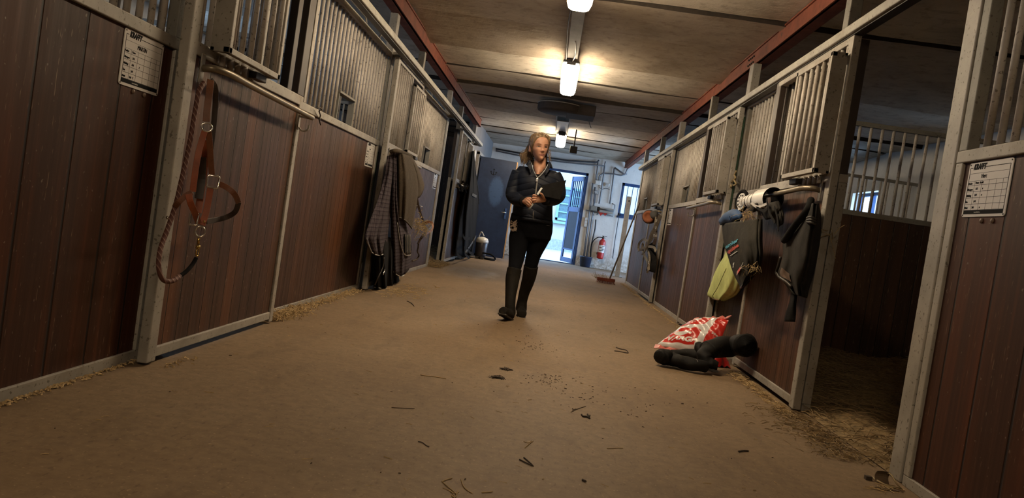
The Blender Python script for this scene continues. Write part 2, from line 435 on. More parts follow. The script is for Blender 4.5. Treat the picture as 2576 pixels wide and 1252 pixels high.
# ================================================================== stalls
LF, LD, RF, RD = -1.69, -1.60, 1.62, 1.555
Z0, Z1, Z2, Z3, ZT = .045, 1.352, 1.402, 2.18, 2.235
bar_long = MB().lathe([(.0142,0),(.0142,Z3-Z2)], n=10).mesh('bar_long', M_bar, True)
bar_hatch = MB().lathe([(.0142,0),(.0142,Z3-1.612)], n=10).mesh('bar_short', M_bar, True)
bar_door = MB().lathe([(.0142,0),(.0142,2.15-Z2)], n=10).mesh('bar_door', M_bar, True)
bar_grille = MB().lathe([(.0135,0),(.0135,.66)], n=10).mesh('bar_grille', M_bar, True)
for me in (bar_long, bar_hatch, bar_door, bar_grille): me['local'] = 1
def stall_front(s, y0, y1, bars_from, hatch, label, board=None, dull=False, pitch=.0925, wide=False, kick=True):
    X = LF if s < 0 else RF; d = s      # d points into the stall
    T = thing('stall_barrier', label, 'stall front', (X, y0, 0), 'fixed stall fronts')
    ms = M_steel
    MB().box((X, y0, 0), (X+d*.05, y1, Z0)).build('kick_rail', ms, T, bevel=.003)
    MB().box((X+d*.012, y0+.04, Z0), (X+d*.045, y1-.04, Z1)).build('panel', M_board_wide if wide else M_board, T)
    MB().box((X-d*.004, y0, Z1), (X+d*.05, y1, Z2)).build('middle_rail', ms, T, bevel=.004)
    MB().box((X-d*.002, bars_from-.06, Z3), (X+d*.05, y1, ZT)).build('top_rail', ms, T, bevel=.004)
    for a in (y0, y1-.05): MB().box((X-d*.002, a, Z0), (X+d*.05, a+.05, Z1)).build('stile', ms, T, bevel=.004)
    MB().box((X, bars_from-.055, Z2), (X+d*.05, bars_from-.015, Z3)).build('stile', ms, T, bevel=.004)
    MB().box((X, y1-.06, Z2), (X+d*.05, y1, Z3)).build('stile', M_steel2, T, bevel=.004)
    if board: MB().box((X+d*.008, board[0], Z2), (X+d*.06, board[1], 2.198)).build('infill_board', M_brown, T, bevel=.003)
    y = bars_from+.03
    while y < y1-.08:
        inh = hatch and hatch[0]-.01 < y < hatch[1]+.01
        part_at('bar', bar_hatch if inh else bar_long, T, (X+d*.025, y, 1.612 if inh else Z2)); y += pitch
    if hatch:
        h = MB(); a, b = hatch
        h.box((X-d*.006, a-.015, 1.6), (X+d*.05, b+.015, 1.615)).box((X, a-.012, Z2), (X+d*.05, a, 1.6)).box((X, b, Z2), (X+d*.05, b+.012, 1.6))
        h.build('hatch_frame', M_steel2, T)
    return T
def sliding_door(s, y0, y1, label, grille, halfbars=True, rail_bar=True, board_mat=None, depth=.10):
    X = LD if s < 0 else RD; d = s; t = .045
    T = thing('stall_gate', label, 'stall door', (X, y0, 0), 'sliding stall doors'); ms = M_steel
    zb = .03; ym = y0+.78
    MB().box((X, y0+.06, zb), (X+d*t, y1-.06, zb+.045)).build('bottom_rail', ms, T, bevel=.004)
    MB().box((X-d*.001, y0, .012), (X+d*t, y0+.075, 2.19)).build('stile', ms, T, bevel=.005)
    MB().box((X-d*.001, y1-.055, .012), (X+d*t, y1, Z2)).build('stile', ms, T, bevel=.005)
    MB().box((X+d*.002, y1-.11, Z2), (X+d*t, y1, 2.19)).build('upper_stile', M_brown, T, bevel=.004)
    MB().box((X+d*.012, y0+.07, zb+.04), (X+d*.036, y1-.05, Z1-.005)).build('panel', board_mat or M_board, T)
    MB().box((X, y0+.07, Z1-.007), (X+d*t, y1-.05, Z2)).build('middle_rail', ms, T, bevel=.004)
    MB().box((X, y0+.07, 2.15), (X+d*t, y1-.05, 2.19)).build('top_rail', ms, T, bevel=.004)
    if halfbars:
        y = y0+.115
        while y < ym: part_at('bar', bar_door, T, (X+d*.022, y, Z2)); y += .09
        MB().box((X+d*.004, ym, Z2), (X+d*.04, ym+.03, 2.15)).build('stile', ms, T)
    # sliding grille in front of the bars
    g0, g1 = grille; xo = X-d*depth; xi = X-d*.012
    G = MB()
    zl, zh = 1.385, 2.085
    for a in (g0, g1-.03): G.box((xo, a, zl), (xi, a+.03, zh))
    G.box((xo, g0, zl), (xo+d*.03, g1, zl+.028)).box((xo, g0, zh-.028), (xo+d*.03, g1, zh))
    G.box((xi-d*.02, g0, zl), (xi, g1, zl+.02)).box((xi-d*.02, g0, zh-.02), (xi, g1, zh))
    G = G.build('window_grille', ms, T, bevel=.003)
    n = max(3, int(round((g1-g0)/.105)))
    for i in range(n):
        y = g0+.055+(g1-g0-.11)*i/(n-1); part_at('grille_bar', bar_grille, G, (xo+d*.016, y, zl+.02))
    MB().box((xi-d*.045, g1-.20, zl-.035), (xi-d*.005, g1-.06, zl)).build('latch', M_iron, G, bevel=.004)
    for q in range(5): MB().lathe([(.0142,0),(.0142,.05)], (X+d*.0-d*.02, g0+.12+q*.085, zl-.045), n=8).build('bar_stub', M_bar, G, True)
    # roller hangers
    for yy in (y0+.12, y0+.42, y1-.3):
        h = MB(); h.lathe([(.006,0),(.006,.03),(.012,.03),(.012,.045),(.007,.045),(.007,.075)], (X+d*.02, yy, 2.17), (0,0,1), 8)
        h.lathe([(.016,-.006),(.016,.006)], (X+d*.02, yy+.012, 2.232), (1,0,0), 10); h.build('roller_hanger', M_chrome, T, True)
    if rail_bar:
        xb = X-d*.085; zb_ = 1.285
        pts = cubic([(X-d*.004, y0+.14, 1.30), (X-d*.05, y0+.15, 1.305), (xb, y0+.24, zb_+.018), (xb, y0+.5, zb_+.012), (xb, y1-.3, zb_), (xb, y1-.05, zb_-.004)], 6)
        B = MB().tube(pts, .0165, 10).build('blanket_bar', M_rodbrown, T, True)
        MB().box((X-d*.006, y0+.115, 1.235), (X+d*.001, y0+.15, 1.36)).build('bracket', ms, B, bevel=.002)
        hk = MB(); hk.box((X-d*.006, y1-.05, 1.20), (X, y1-.02, 1.30)); hk.tube(cubic([(X-d*.005, y1-.035, 1.215), (X-d*.03, y1-.035, 1.195), (X-d*.06, y1-.03, 1.205), (X-d*.066, y1-.03, 1.235)], 5), .006, 6)
        hk.bar((X-d*.004, y1-.04, 1.28), (xb, y1-.06, zb_-.012), .02, .012); hk.build('hook', ms, B)
    return T
M_rodbrown = mat('worn_bar_steel', (.20,.165,.115), .38, .5, .2, 8)
def post(s, y, label, z0=0.0, w=.09, m=None):
    X = LF if s < 0 else RF
    T = thing('steel_post', label, 'post', (X, y, z0), 'steel posts of the stall fronts')
    MB().box((X+s*.0, y, z0), (X+s*.075, y+w, 2.605)).build('post_tube', m or M_steel, T, bevel=.006)
    return T
stall_front(-1, .4, 3.285, .46, None, 'near left stall front of wide dark brown boards', wide=True, pitch=.0885)
stall_front(-1, 4.62, 7.15, 4.99, (5.70, 6.13), 'second left stall front with square feed hatch, beside the halter door', board=(4.63, 4.93))
stall_front(-1, 8.5, 11.2, 8.86, (9.63, 10.03), 'third left stall front past the plaid rug', board=(8.52, 8.80))
stall_front(-1, 12.45, 14.98, 12.8, None, 'farthest left stall front behind the opened door', board=(12.48, 12.76))
sliding_door(-1, 3.17, 4.66, 'left stall door with the brown halter hanging on it', (3.33, 3.96))
sliding_door(-1, 7.10, 8.57, 'left stall door under the hanging plaid rug', (7.86, 8.50), depth=.045)
sliding_door(-1, 12.36, 13.86, 'opened left stall door far back beside the dark rug', (13.1, 13.78), depth=.045)
stall_front(1, .6, 3.265, .66, None, 'near right stall front of wide brown boards', wide=True, pitch=.0895)
stall_front(1, 4.55, 7.13, 4.99, None, 'right stall front behind the opened near door', board=(4.6, 4.9))
stall_front(1, 8.5, 10.98, 8.86, (9.55, 9.97), 'second right stall front with feed hatch and two knobs', board=(8.52, 8.80))
stall_front(1, 12.42, 14.93, 12.75, (13.55, 13.97), 'farthest right stall front with fine dark mesh look', board=(12.45, 12.7), pitch=.062)
_b = bpy.data.objects['stall_barrier.007']; MB().box((RF+.030, 12.8, Z2), (RF+.036, 14.88, Z3)).build('mesh_sheet', mat('dark_mesh', (.05,.047,.043), .8), _b)
sliding_door(1, 4.51, 6.0, 'opened right stall door with the dark bags hanging on it', (4.52, 5.16))
sliding_door(1, 7.12, 8.6, 'right stall door with an empty blanket bar', (7.12, 7.74))
sliding_door(1, 10.94, 12.41, 'far right stall door with tangled tack on its bar', (10.94, 11.6))
post(-1, 3.30, 'steel post between the wide-board front and the halter door', w=.12); post(-1, 7.18, 'steel post left of the plaid rug', w=.11)
post(-1, 11.23, 'steel post beside the left open stall', w=.1); post(-1, 15.0, 'last steel post of the left stalls', w=.1)
post(1, 3.285, 'steel post at the near right doorway', w=.11); post(1, 7.16, 'steel post behind the blue cloth and lime bag', w=.14); post(1, 11.02, 'steel post between the two far right doors', w=.14); post(1, 14.96, 'last steel post of the right stalls', w=.1)
for s, ys in ((-1, (4.78, 8.75, 12.68)), (1, (4.85, 8.92, 12.85))):
    for q, yy in enumerate(ys): post(s, yy, '%s hanger post on the %s beam, counted from the camera' % (('first','second','third')[q], 'left' if s < 0 else 'right'), 2.2, .09, M_steel2)
# overhead door tracks
for s, nm in ((-1, 'left'), (1, 'right')):
    xa = 1.515 if s < 0 else 1.53
    T = thing('door_track', 'long steel sliding door track above the %s stalls' % nm, 'track', (s*xa, 1, 2.2))
    MB().box((s*xa, .5, 2.198), (s*(xa+.055), 14.96, 2.252)).build('track_tube', M_rail, T, bevel=.006)
    MB().box((s*(xa+.02), .5, 2.19), (s*(xa+.075), 14.96, 2.199)).build('track_slot', M_iron, T)
    for yy in (3.32, 4.85, 7.21, 8.8, 11.08, 12.74, 14.9): MB().box((s*(xa+.05), yy, 2.2), (s*(1.70 if s < 0 else 1.64), yy+.07, 2.25)).build('track_bracket', M_steel2, T)
# pipes running above the stall fronts
for s, nm in ((-1, 'left'), (1, 'right')):
    T = thing('water_pipe', 'thin steel water pipe above the %s stall fronts' % nm, 'pipe', (s*1.9, 3, 2.45))
    for a, b in ((3.5, 6.9), (7.5, 10.8), (11.4, 14.6)):
        pts = [(s*1.92, a, 2.30), (s*1.92, a, 2.43), (s*1.92, a+.06, 2.47), (s*1.92, b, 2.47), (s*1.92, b+.06, 2.43), (s*1.92, b+.06, 2.25)]
        MB().tube(pts, .012, 8).build('pipe_run', M_steel, T, True)
# partitions between the stalls
bar_part = MB().lathe([(.014,0),(.014,.77)], n=8).mesh('bar_partition', M_bar, True); bar_part['local'] = 1
def partition(s, y, label):
    x0 = 1.70 if s > 0 else 1.77
    T = thing('stall_partition', label, 'stall partition', (s*x0, y, 0), 'partitions between stalls')
    MB().box((s*x0, y, .0), (s*XO, y+.04, 1.37)).build('panel', M_board_x, T)
    MB().box((s*x0, y-.005, 1.37), (s*XO, y+.045, 1.415)).build('middle_rail', M_steel2, T)
    MB().box((s*x0, y-.005, 2.185), (s*XO, y+.045, 2.225)).build('top_rail', M_steel2, T)
    n = int((XO-x0)/.102)
    for i in range(n): part_at('bar', bar_part, T, (s*(x0+.06+i*.102), y+.02, 1.415))
partition(1, 7.2, 'partition with bars seen through the near right doorway'); partition(1, 11.05, 'second partition behind the right stalls')
partition(1, 3.3, 'partition behind the near right stall front'); partition(-1, 3.32, 'partition behind the near left stall front'); partition(-1, 7.2, 'partition behind the second left stall'); partition(-1, 11.24, 'partition beside the open left stall')
for s in (1, -1):
    T = thing('end_partition', 'boarded end of the %s stall row' % ('right' if s > 0 else 'left'), 'stall partition', (s*1.86, 15.08, 0))
    MB().box((s*1.86, 15.08, 0), (s*XO, 15.13, 2.3)).build('panel', M_board_x, T)
# ================================================================== ceiling fittings
def lamp(y0, y1, label):
    T = thing('ceiling_lamp', label, 'ceiling lamp', (-.03, y0, 2.6), 'strip lamps along the ceiling')
    xc = -.03
    MB().box((xc-.09, y0-.01, 2.618), (xc+.09, y1+.01, 2.645)).build('housing', M_lampbody, T, bevel=.01)
    r = []
    L = MB()
    sec = [(-.092,2.622),(-.098,2.59),(-.085,2.555),(-.05,2.54),(.05,2.54),(.085,2.555),(.098,2.59),(.092,2.622)]
    for y, sc, dz in ((y0+.0, .62, .02), (y0+.05, .92, .0), (y0+.12, 1, 0), (y1-.12, 1, 0), (y1-.05, .92, 0), (y1, .62, .02)):
        L.loft  # ring
        r.append([(xc+a*sc, y, 2.615+(z-2.615)*(sc if sc < 1 else 1)) for a, z in sec])
    L.loft(r); L.build('lens', M_lens, T, True)
    for y in (y0-.02, y1-.02): MB().box((xc-.05, y, 2.595), (xc+.05, y+.05, 2.635)).build('end_cap', M_lampbody, T, bevel=.008)
    for y in (y0+.4, y1-.4): MB().box((xc-.02, y, 2.645), (xc+.02, y+.03, 2.75)).build('mount', M_steel2, T)
lamp(4.45, 6.14, 'nearest ceiling strip lamp, cut by the top of the photo')
lamp(8.32, 9.99, 'middle ceiling strip lamp in front of the dark fan')
lamp(14.65, 16.4, 'farthest ceiling strip lamp above the head of the woman')
lamp(-1.6, .1, 'ceiling strip lamp behind the camera')
T = thing('cable_duct', 'grimy metal cable duct between the two nearer ceiling lamps', 'cable duct', (-.03, 6.2, 2.7))
MB().box((-.085, 6.1, 2.655), (.03, 8.33, 2.695)).build('duct', M_steel2, T, bevel=.004)
MB().tube(cubic([(-.09, 6.1, 2.66), (-.105, 7.0, 2.665), (-.10, 7.7, 2.66), (-.09, 8.3, 2.64)], 6), .006, 6).build('cable', M_iron, T, True)
MB().tube(cubic([(-.02, 7.5, 2.65), (.0, 8.0, 2.645), (-.02, 8.3, 2.63)], 6), .005, 6).build('cable', M_white, T, True)
M_dust = mat('dusty_dark_metal', (.032,.024,.019), .8, .1, .35, 14)
T = thing('ceiling_fan', 'round dusty dark fan drum hanging under the ceiling behind the middle lamp', 'fan', (-.05, 11.6, 2.6))
MB().lathe([(.05,.14),(.33,.13),(.345,.10),(.345,.02),(.33,.0),(.28,-.012),(.05,-.012)], (-.10, 11.6, 2.56), n=36).build('drum', M_dust, T, True)
MB().lathe([(.352,.105),(.352,.112),(.345,.118)], (-.10, 11.6, 2.56), n=36).build('rim', M_lampbody, T, True)
MB().box((.0, 11.38, 2.545), (.42, 11.95, 2.70)).build('motor_box', M_dust, T, bevel=.01)
p = PY(1431, 257, 11.37)
MB().box((.02, 11.372, 2.605), (.09, 11.378, 2.655)).build('label_plate', M_white, T)
MB().box((-.12, 11.9, 2.69), (.05, 12.3, 2.745)).build('mount', M_steel2, T)
MB().tube(cubic([(.36, 11.9, 2.6), (.37, 12.1, 2.56), (.42, 12.3, 2.5)], 5), .006, 6).build('loose_cable', M_iron, T, True)
T = thing('bracket_plate', 'pale blue-grey metal bracket hanging before the farthest lamp', 'bracket', (-.04, 13.3, 2.5))
MB().box((-.14, 13.2, 2.66), (.06, 14.45, 2.675)).build('plate', M_steel, T, bevel=.004)
for x in (-.15, .07): MB().bar((x, 12.6, 2.70), (x, 14.5, 2.66), .014, .03).build('arm', M_steel2, T)
MB().box((-.09, 14.5, 2.58), (.04, 14.65, 2.66)).build('socket', M_iron, T)
T = thing('sensor_box', 'small dark box under the ceiling right of the farthest lamp', 'sensor', (.27, 16.6, 2.5))
c = PY(1443, 376, 14.6)
MB().box((c.x-.07, 14.6, c.z-.07), (c.x+.07, 14.74, c.z+.065)).build('box', M_iron, T, bevel=.01)
MB().box((c.x-.012, 14.66, c.z+.06), (c.x+.012, 14.69, 2.76)).build('stem', M_dust, T)
# ================================================================== stall cards
def card(s, y0, y1, z0, z1, name, label, hand=()):
    X = (LF if s < 0 else RF)+s*.0095; n = -s
    R = Vector((0, 1 if s < 0 else -1, 0)); U = Vector((0, 0, 1)); W_ = y1-y0; H_ = z1-z0
    O = Vector((X, y0 if s < 0 else y1, z0))
    def at(a, b, off=0.0): return O+R*(a*W_)+U*(b*H_)+Vector((n*off, 0, 0))
    T = thing('stall_card', label, 'notice board', (X, (y0+y1)/2, z0), 'feeding cards on the stall fronts')
    # slightly bowed white board with rounded corners
    pts = []
    for cx, cy, a0 in ((.96,.95,0), (.04,.95,90), (.04,.05,180), (.96,.05,270)):
        for k_ in range(4):
            a = math.radians(a0+30*k_); pts.append((cx+.04*math.cos(a), cy+.05*math.sin(a)))
    MB().loft([[at(a, b, -.002) for a, b in pts], [at(a, b, .0015) for a, b in pts]]).build('board', M_card, T)
    L = MB()
    def line(a, b, c, d, w):
        p, q = at(a, b, .0019), at(c, d, .0019); L.bar(p, q, w, .0004, (1, 0, 0))
    line(.04, .905, .10, .905, .0022); line(.40, .905, .955, .905, .0022); line(.04, .905, .04, .05, .0022); line(.955, .905, .955, .05, .0022)
    for h in (.80, .66): line(.05, h, .945, h, .0008)
    for h in (.58, .465, .35, .235, .125): line(.05, h, .945, h, .0011)
    for v in (.20, .37, .54, .70, .85): line(v, .66, v, .125, .0006)
    L.build('printed_lines', M_ink, T)
    B = MB(); c = at(.4975, .085, .0018); B.obox(c, R*(.4575*W_), U*(.034*H_), (.0005, 0, 0)); B.build('black_band', M_ink, T)
    text_mesh('KRAFFT', .105*H_*1.35, at(.115, .872, .002), R, U, M_ink, 'lettering', T, bold=.0014, shear=.25, xs=.80)
    text_mesh(name, .085*H_*1.3, at(.33, .705, .002), R, U+R*.06, M_ink, 'lettering', T, xs=.8)
    for h, w in zip((.60, .49, .375, .26, .15), ('Foder', 'Morgon', 'Middag', 'Em', 'Natt')):
        text_mesh(w, .052*H_, at(.052, h, .002), R, U, M_ink, 'lettering', T, bold=.0003)
    for (a, b, w) in hand: text_mesh(w, .058*H_, at(a, b, .002), R, U+R*.08, M_ink, 'lettering', T)
    text_mesh('www.krafft.nu', .035*H_, at(.30, .073, .0026), R, U, M_card, 'lettering', T, depth=.0003)
    for a, b in ((.03, .965), (.97, .965), (.03, .035), (.97, .035)):
        MB().lathe([(.0035,0),(.0035,.0015),(.001,.0022)], at(a, b, .0012), (n, 0, 0), 8).build('rivet', M_iron, T)
    return T
M_card = mat('white_card', (.66,.63,.60), .28, 0, .04, 3)
hand = ((.22, .605, 'Pavo'), (.24, .495, '7/4'), (.24, .38, '1/4'), (.42, .375, '2'), (.24, .265, '5/4'), (.22, .155, 'Stk  2'))
card(-1, 2.863, 3.155, 1.135, 1.349, 'MARTIN', 'white feeding card on the near left wide-board front', hand)
card(-1, 6.765, 7.06, 1.136, 1.35, 'Linus', 'white feeding card left of the plaid rug', hand)
card(-1, 10.735, 11.04, 1.14, 1.356, 'Ronja', 'white feeding card right of the plaid rug by the dark opening', hand)
card(1, 2.882, 3.174, 1.130, 1.346, 'Herc', 'white feeding card on the near right front of brown boards', ((.22, .605, 'Pavo  kraft'), (.24, .495, '1/2'), (.4, .495, 'x'), (.24, .38, '1/4'), (.4, .38, 'x'), (.24, .265, '1/4'), (.22, .155, 'Stk'), (.4, .155, 'x')))
card(1, 6.74, 7.03, 1.13, 1.346, 'Bella', 'white feeding card half hidden behind the round black-and-white disc', hand)
card(1, 10.56, 10.86, 1.125, 1.345, 'Figo', 'white feeding card beside the two knobs on the far right', hand)
# bolt caps on the boards
def caps(pts, X, s, label):
    for i, (px, py) in enumerate(pts):
        p = PX(px, py, X+s*.011)
        o = MB().lathe([(.010,0),(.0095,.004),(.004,.008)], p, (-s, 0, 0), 12).build('bolt_cap', M_capm, None, True, org=p); tag(o, label[i], 'bolt', 'bolt caps in the boards')
M_capm = mat('painted_bolt_cap', (.16,.11,.08), .45, 0, .1)
caps([(334, 229.6), (361.4, 238.4)], LF, -1, ['left of the two bolt caps under the near left card', 'right of the two bolt caps under the near left card'])
caps([(2470, 555), (2497.5, 555)], RF, 1, ['left of the two bolt caps under the near right card', 'right of the two bolt caps under the near right card'])
caps([(1704.6, 566.3), (1712, 566.3)], RF, 1, ['left of the two pale knobs on the far right front', 'right of the two pale knobs on the far right front'])
# ================================================================== brown halter and lead rope on the left door
M_leather = mat('tan_leather', (.155,.058,.026), .5, 0, .25, 20, .001)
M_leather_o = mat('orange_leather', (.25,.060,.020), .5, 0, .2, 20, .001)
M_leather_d = mat('dark_leather', (.030,.019,.014), .5, 0, .3, 20)
M_brass = mat('brass', (.55,.38,.12), .25, 1.0, .1)
M_nickel = mat('nickel', (.72,.70,.66), .2, 1.0, .1)
def P3(pts, X): return [PX(p[0], p[1], p[2] if len(p) > 2 else X) for p in pts]
def rope_mat(name, a, b, sc):
    k = NT(name); p = k.pos((1, 1, 1)); w = k.n('ShaderNodeTexWave'); w.wave_type = 'BANDS'; w.bands_direction = 'DIAGONAL'
    k.l(p, w.inputs[0]); w.inputs['Scale'].default_value = sc; w.inputs['Distortion'].default_value = 1.0
    k.col(k.mix(k.ramp(w.outputs['Fac'], [(.86, 0), (.95, 1)]), a, b)); k.bump(w.outputs['Fac'], .002, .6); return k.set(.7)
M_rope = rope_mat('maroon_rope', (.085,.028,.02), (.24,.14,.11), 22)
H = thing('horse_halter', 'brown leather halter hanging on the left door', 'halter', PX(528, 206, -1.52))
NX = (1, 0, 0)
VIEW = (.52, -.85, 0)
def strap(name, pts, w, m, par, X=-1.50, t=.004, smooth=True, n=5, up=(.52, -.85, 0)): 
    return MB().strap(cubic(P3(pts, X), n), w, t, up).build(name, m, par, False, .0012)
strap('crown_strap', [(530,201,-1.52),(527,230,-1.50),(521,275,-1.49),(519,306,-1.485)], .028, M_leather, H)
strap('crown_strap', [(530,201,-1.535),(541,219,-1.54),(542,260,-1.55),(536,330,-1.55),(524,420,-1.55)], .024, M_leather_d, H)
strap('cheek_strap', [(515,330),(507,355),(498,390),(490,440),(485,482)], .025, M_leather_o, H, -1.49)
strap('cheek_strap', [(525,330),(528,365),(530,400),(533,440)], .025, M_leather, H, -1.48)
strap('throat_strap', [(518,352,-1.55),(514,420,-1.56),(508,470,-1.56),(498,535,-1.55)], .030, M_leather_o, H)
strap('nose_strap', [(529,474),(525,500),(518,535),(508,566)], .027, M_leather_o, H, -1.47)
strap('nose_strap', [(474,488,-1.47),(480,512,-1.46),(490,535,-1.46),(500,562,-1.47)], .026, M_leather_o, H)
strap('side_strap', [(484,484,-1.47),(468,492,-1.49),(450,508,-1.51),(440,520,-1.53)], .023, M_leather, H)
strap('chin_strap', [(548,461,-1.46),(570,471,-1.43),(590,488,-1.40),(600,510,-1.40)], .025, M_leather, H)
strap('chin_strap', [(600,510,-1.40),(592,532,-1.43),(572,545,-1.47),(548,552,-1.50),(520,557,-1.51)], .024, M_leather_d, H)
strap('chin_strap', [(509,395,-1.56),(507,450,-1.56),(500,500,-1.55)], .034, M_leather_d, H)
def ringpart(name, c, r1, r2, rr, m, par, X, sq=False, n=20):
    o = PX(c[0], c[1], X)
    if sq: pts = [o+Vector((.85*a*r1, .52*a*r1, b*r2)) for a, b in ((1,.8),(.8,1),(-.8,1),(-1,.8),(-1,-.8),(-.8,-1),(.8,-1),(1,-.8))]
    else: pts = [o+Vector((.85*math.cos(2*PI*k_/n)*r1, .52*math.cos(2*PI*k_/n)*r1, math.sin(2*PI*k_/n)*r2)) for k_ in range(n)]
    return MB().tube(pts, rr, 8, closed=True).build(name, m, par, True)
ringpart('ring', (520,320), .022, .018, .0035, M_nickel, H, -1.485)
ringpart('square_ring', (536,457), .024, .026, .0045, M_nickel, H, -1.465, True)
ringpart('square_ring', (487,550), .016, .026, .004, M_nickel, H, -1.47, True)
ringpart('ring', (503,582), .020, .022, .004, M_nickel, H, -1.465)
MB().lathe([(.002,0),(.006,.002),(.006,.005),(.002,.007)], PX(512,557,-1.463), NX, 8).build('rivet', M_brass, H, True)
MB().ball(PX(422,547,-1.585), .008, .008, .008).build('buckle', M_nickel, H, True)
LR = thing('lead_rope', 'maroon lead rope with brass snap looped below the brown halter', 'rope', PX(494, 646, -1.48))
MB().tube(cubic(P3([(513,208,-1.53),(500,232,-1.53),(491,280,-1.53),(480,345,-1.53),(467,410,-1.53),(455,460,-1.53),(446,500,-1.53),(434,540,-1.54),(420,580,-1.54),(404,625,-1.53),(399,665,-1.52),(405,695,-1.51),(418,707,-1.50),(436,705,-1.49),(452,694,-1.49)], 0), 6), .0105, 8).build('rope', M_rope, LR, True)
MB().tube(cubic(P3([(450,695.5,-1.49),(468,683,-1.48),(484,665,-1.475),(494,648,-1.47)], 0), 6), .0085, 8).build('rope_end', M_black, LR, True)
sn = MB(); a = PX(500,598,-1.465); b = PX(496,640,-1.47)
sn.tube([a, a*.6+b*.4], .006, 8).tube([a*.55+b*.45, a*.4+b*.6], .010, 8)
c = a*.15+b*.85; sn.tube([c+Vector((0, math.cos(2*PI*q/12)*.013, math.sin(2*PI*q/12)*.018)) for q in range(12)], .0035, 6, closed=True)
sn.build('snap_hook', M_brass, LR, True)
# ================================================================== hanging cloth helper
def hang(mb, left, right, X, s, bulge=.05, fold=.018, nf=4, nu=28, nv=26, seed=1, base=.0, thick=.006, botcurve=0.0, mi=0, drift=.6):
    """cloth falling in front of plane x=X between two outlines given as sight lines; folds grow towards the hem"""
    L = cubic([(p[0], p[1], 0) for p in left], 8); Rr = cubic([(p[0], p[1], 0) for p in right], 8)
    def samp(P, v):
        d = [0]
        for i in range(1, len(P)): d.append(d[-1]+(P[i]-P[i-1]).length)
        t = v*d[-1]
        for i in range(1, len(P)):
            if t <= d[i]+1e-9: return P[i-1].lerp(P[i], (t-d[i-1])/max(1e-9, d[i]-d[i-1]))
        return P[-1]
    rnd = random.Random(seed); ph = [rnd.uniform(0, 6.28) for _ in range(6)]
    def fn(u, v):
        a = samp(L, v); b = samp(Rr, v); p = a.lerp(b, u)
        py = p.y+botcurve*math.sin(PI*u)*v*v
        f = math.sin(2*PI*nf*u+ph[0]+drift*math.sin(v*3+ph[1]))*.6+math.sin(2*PI*nf*1.7*u+ph[2]-v*2)*.3+math.sin(v*7+u*5+ph[3])*.22
        off = base+bulge*math.sin(PI*min(1, max(0, u)))**.6*(.45+.55*math.sin(PI*min(1, .15+v*.85)))+fold*f*(.3+.7*v)
        return PX(p.x, py, X-s*max(off, .002))
    if s < 0: g = lambda u, v: fn(u, v)
    else: g = lambda u, v: fn(u, v)
    mb.grid(g, nu, nv, mi, thick=(s*thick, 0, 0)); return fn
def edge(fn, pts, r, off): return [Vector(fn(u, v))+Vector((off, 0, 0)) for u, v in pts]
def plaid():
    k = NT('plaid_rug_cloth'); p = k.pos(); x = k.sep(p)
    def band(a, per, w, o=0):
        fr = k.math('FRACT', k.math('DIVIDE', k.math('ADD', a, o), per)); return k.math('LESS_THAN', fr, w)
    u = k.math('ADD', x[1], k.math('MULTIPLY', x[0], .7))
    c = (.082,.068,.080)
    v1 = band(u, .036, .24); h1 = band(x[2], .036, .24); v2 = band(u, .072, .07, .02); h2 = band(x[2], .072, .07, .02)
    cc = k.mix(k.math('MULTIPLY', v1, .75), c, (.022,.017,.026)); cc = k.mix(k.math('MULTIPLY', h1, .75), cc, (.022,.017,.026))
    cc = k.mix(k.math('MULTIPLY', k.math('MAXIMUM', v2, h2), .5), cc, (.14,.11,.13))
    n = k.noise(p, 40, 3); cc = k.mix(k.ramp(n, [(.4, .3), (.7, 0)]), cc, (.03,.025,.02)); k.col(cc); k.bump(n, .002, .5); return k.set(.95, 0, .1)
M_plaid = plaid(); M_plaid_in = mat('rug_lining', (.018,.016,.016), .9, spec=.15)
M_wool = mat('brown_wool', (.072,.056,.040), .95, 0, .35, 60, .004, .2, ((.11,.09,.065), 9, .6))
M_piping = mat('pale_piping', (.36,.34,.32), .7)
R_ = thing('horse_rug', 'purple-grey plaid horse rug draped over the left door bar', 'rug', PX(985, 380, -1.5))
m = MB(); fl = hang(m, [(975,393),(969,440),(952,500),(937,540),(920,590),(921,603),(934,634)], [(1000,386),(994,440),(988,500),(982,545),(976,590),(974,615),(973,632)], -1.50, -1, .05, .016, 3, seed=3, botcurve=9)
m.build('plaid_flap', M_plaid, R_, True)
m = MB(); fr = hang(m, [(984,380),(985,440),(983,500),(984,560),(986,620),(987,655),(989,683)], [(1011,387),(1010,440),(1010,500),(1022,560),(1035,610),(1035,650),(1029,678)], -1.50, -1, .07, .016, 3, seed=5, botcurve=14)
m.build('plaid_fall', M_plaid, R_, True)
MB().tube(edge(fl, [(i/16, 1) for i in range(17)], 0, .003), .005, 6).build('piping', M_piping, R_, True)
MB().tube(edge(fl, [(0, i/16) for i in range(11, 17)], 0, .003), .005, 6).build('piping', M_piping, R_, True)
MB().tube(edge(fr, [(i/16, 1) for i in range(12)], 0, .003), .005, 6).build('piping', M_piping, R_, True)
m = MB(); hang(m, [(1018,588),(1018,612),(1019,636)], [(1033,592),(1034,615),(1033,641)], -1.44, -1, .02, .003, 1, 10, 8, seed=2); m.build('striped_surcingle', M_plaid_in, R_, True)
for a in (.2, .45, .7, .95):
    MB().tube([PX(1018+15*a, 590+q*10, -1.402) for q in range(6)], .0028, 5).build('stripe', M_piping, R_, True)
MB().tube(cubic([PX(1000,560,-1.42), PX(1007,610,-1.41), PX(1018,640,-1.41), PX(1033,641,-1.41)], 5), .004, 6).build('piping', M_piping, R_, True)
WB = thing('wool_blanket', 'brown wool blanket folded over the bar on top of the plaid rug', 'blanket', PX(1020, 390, -1.45))
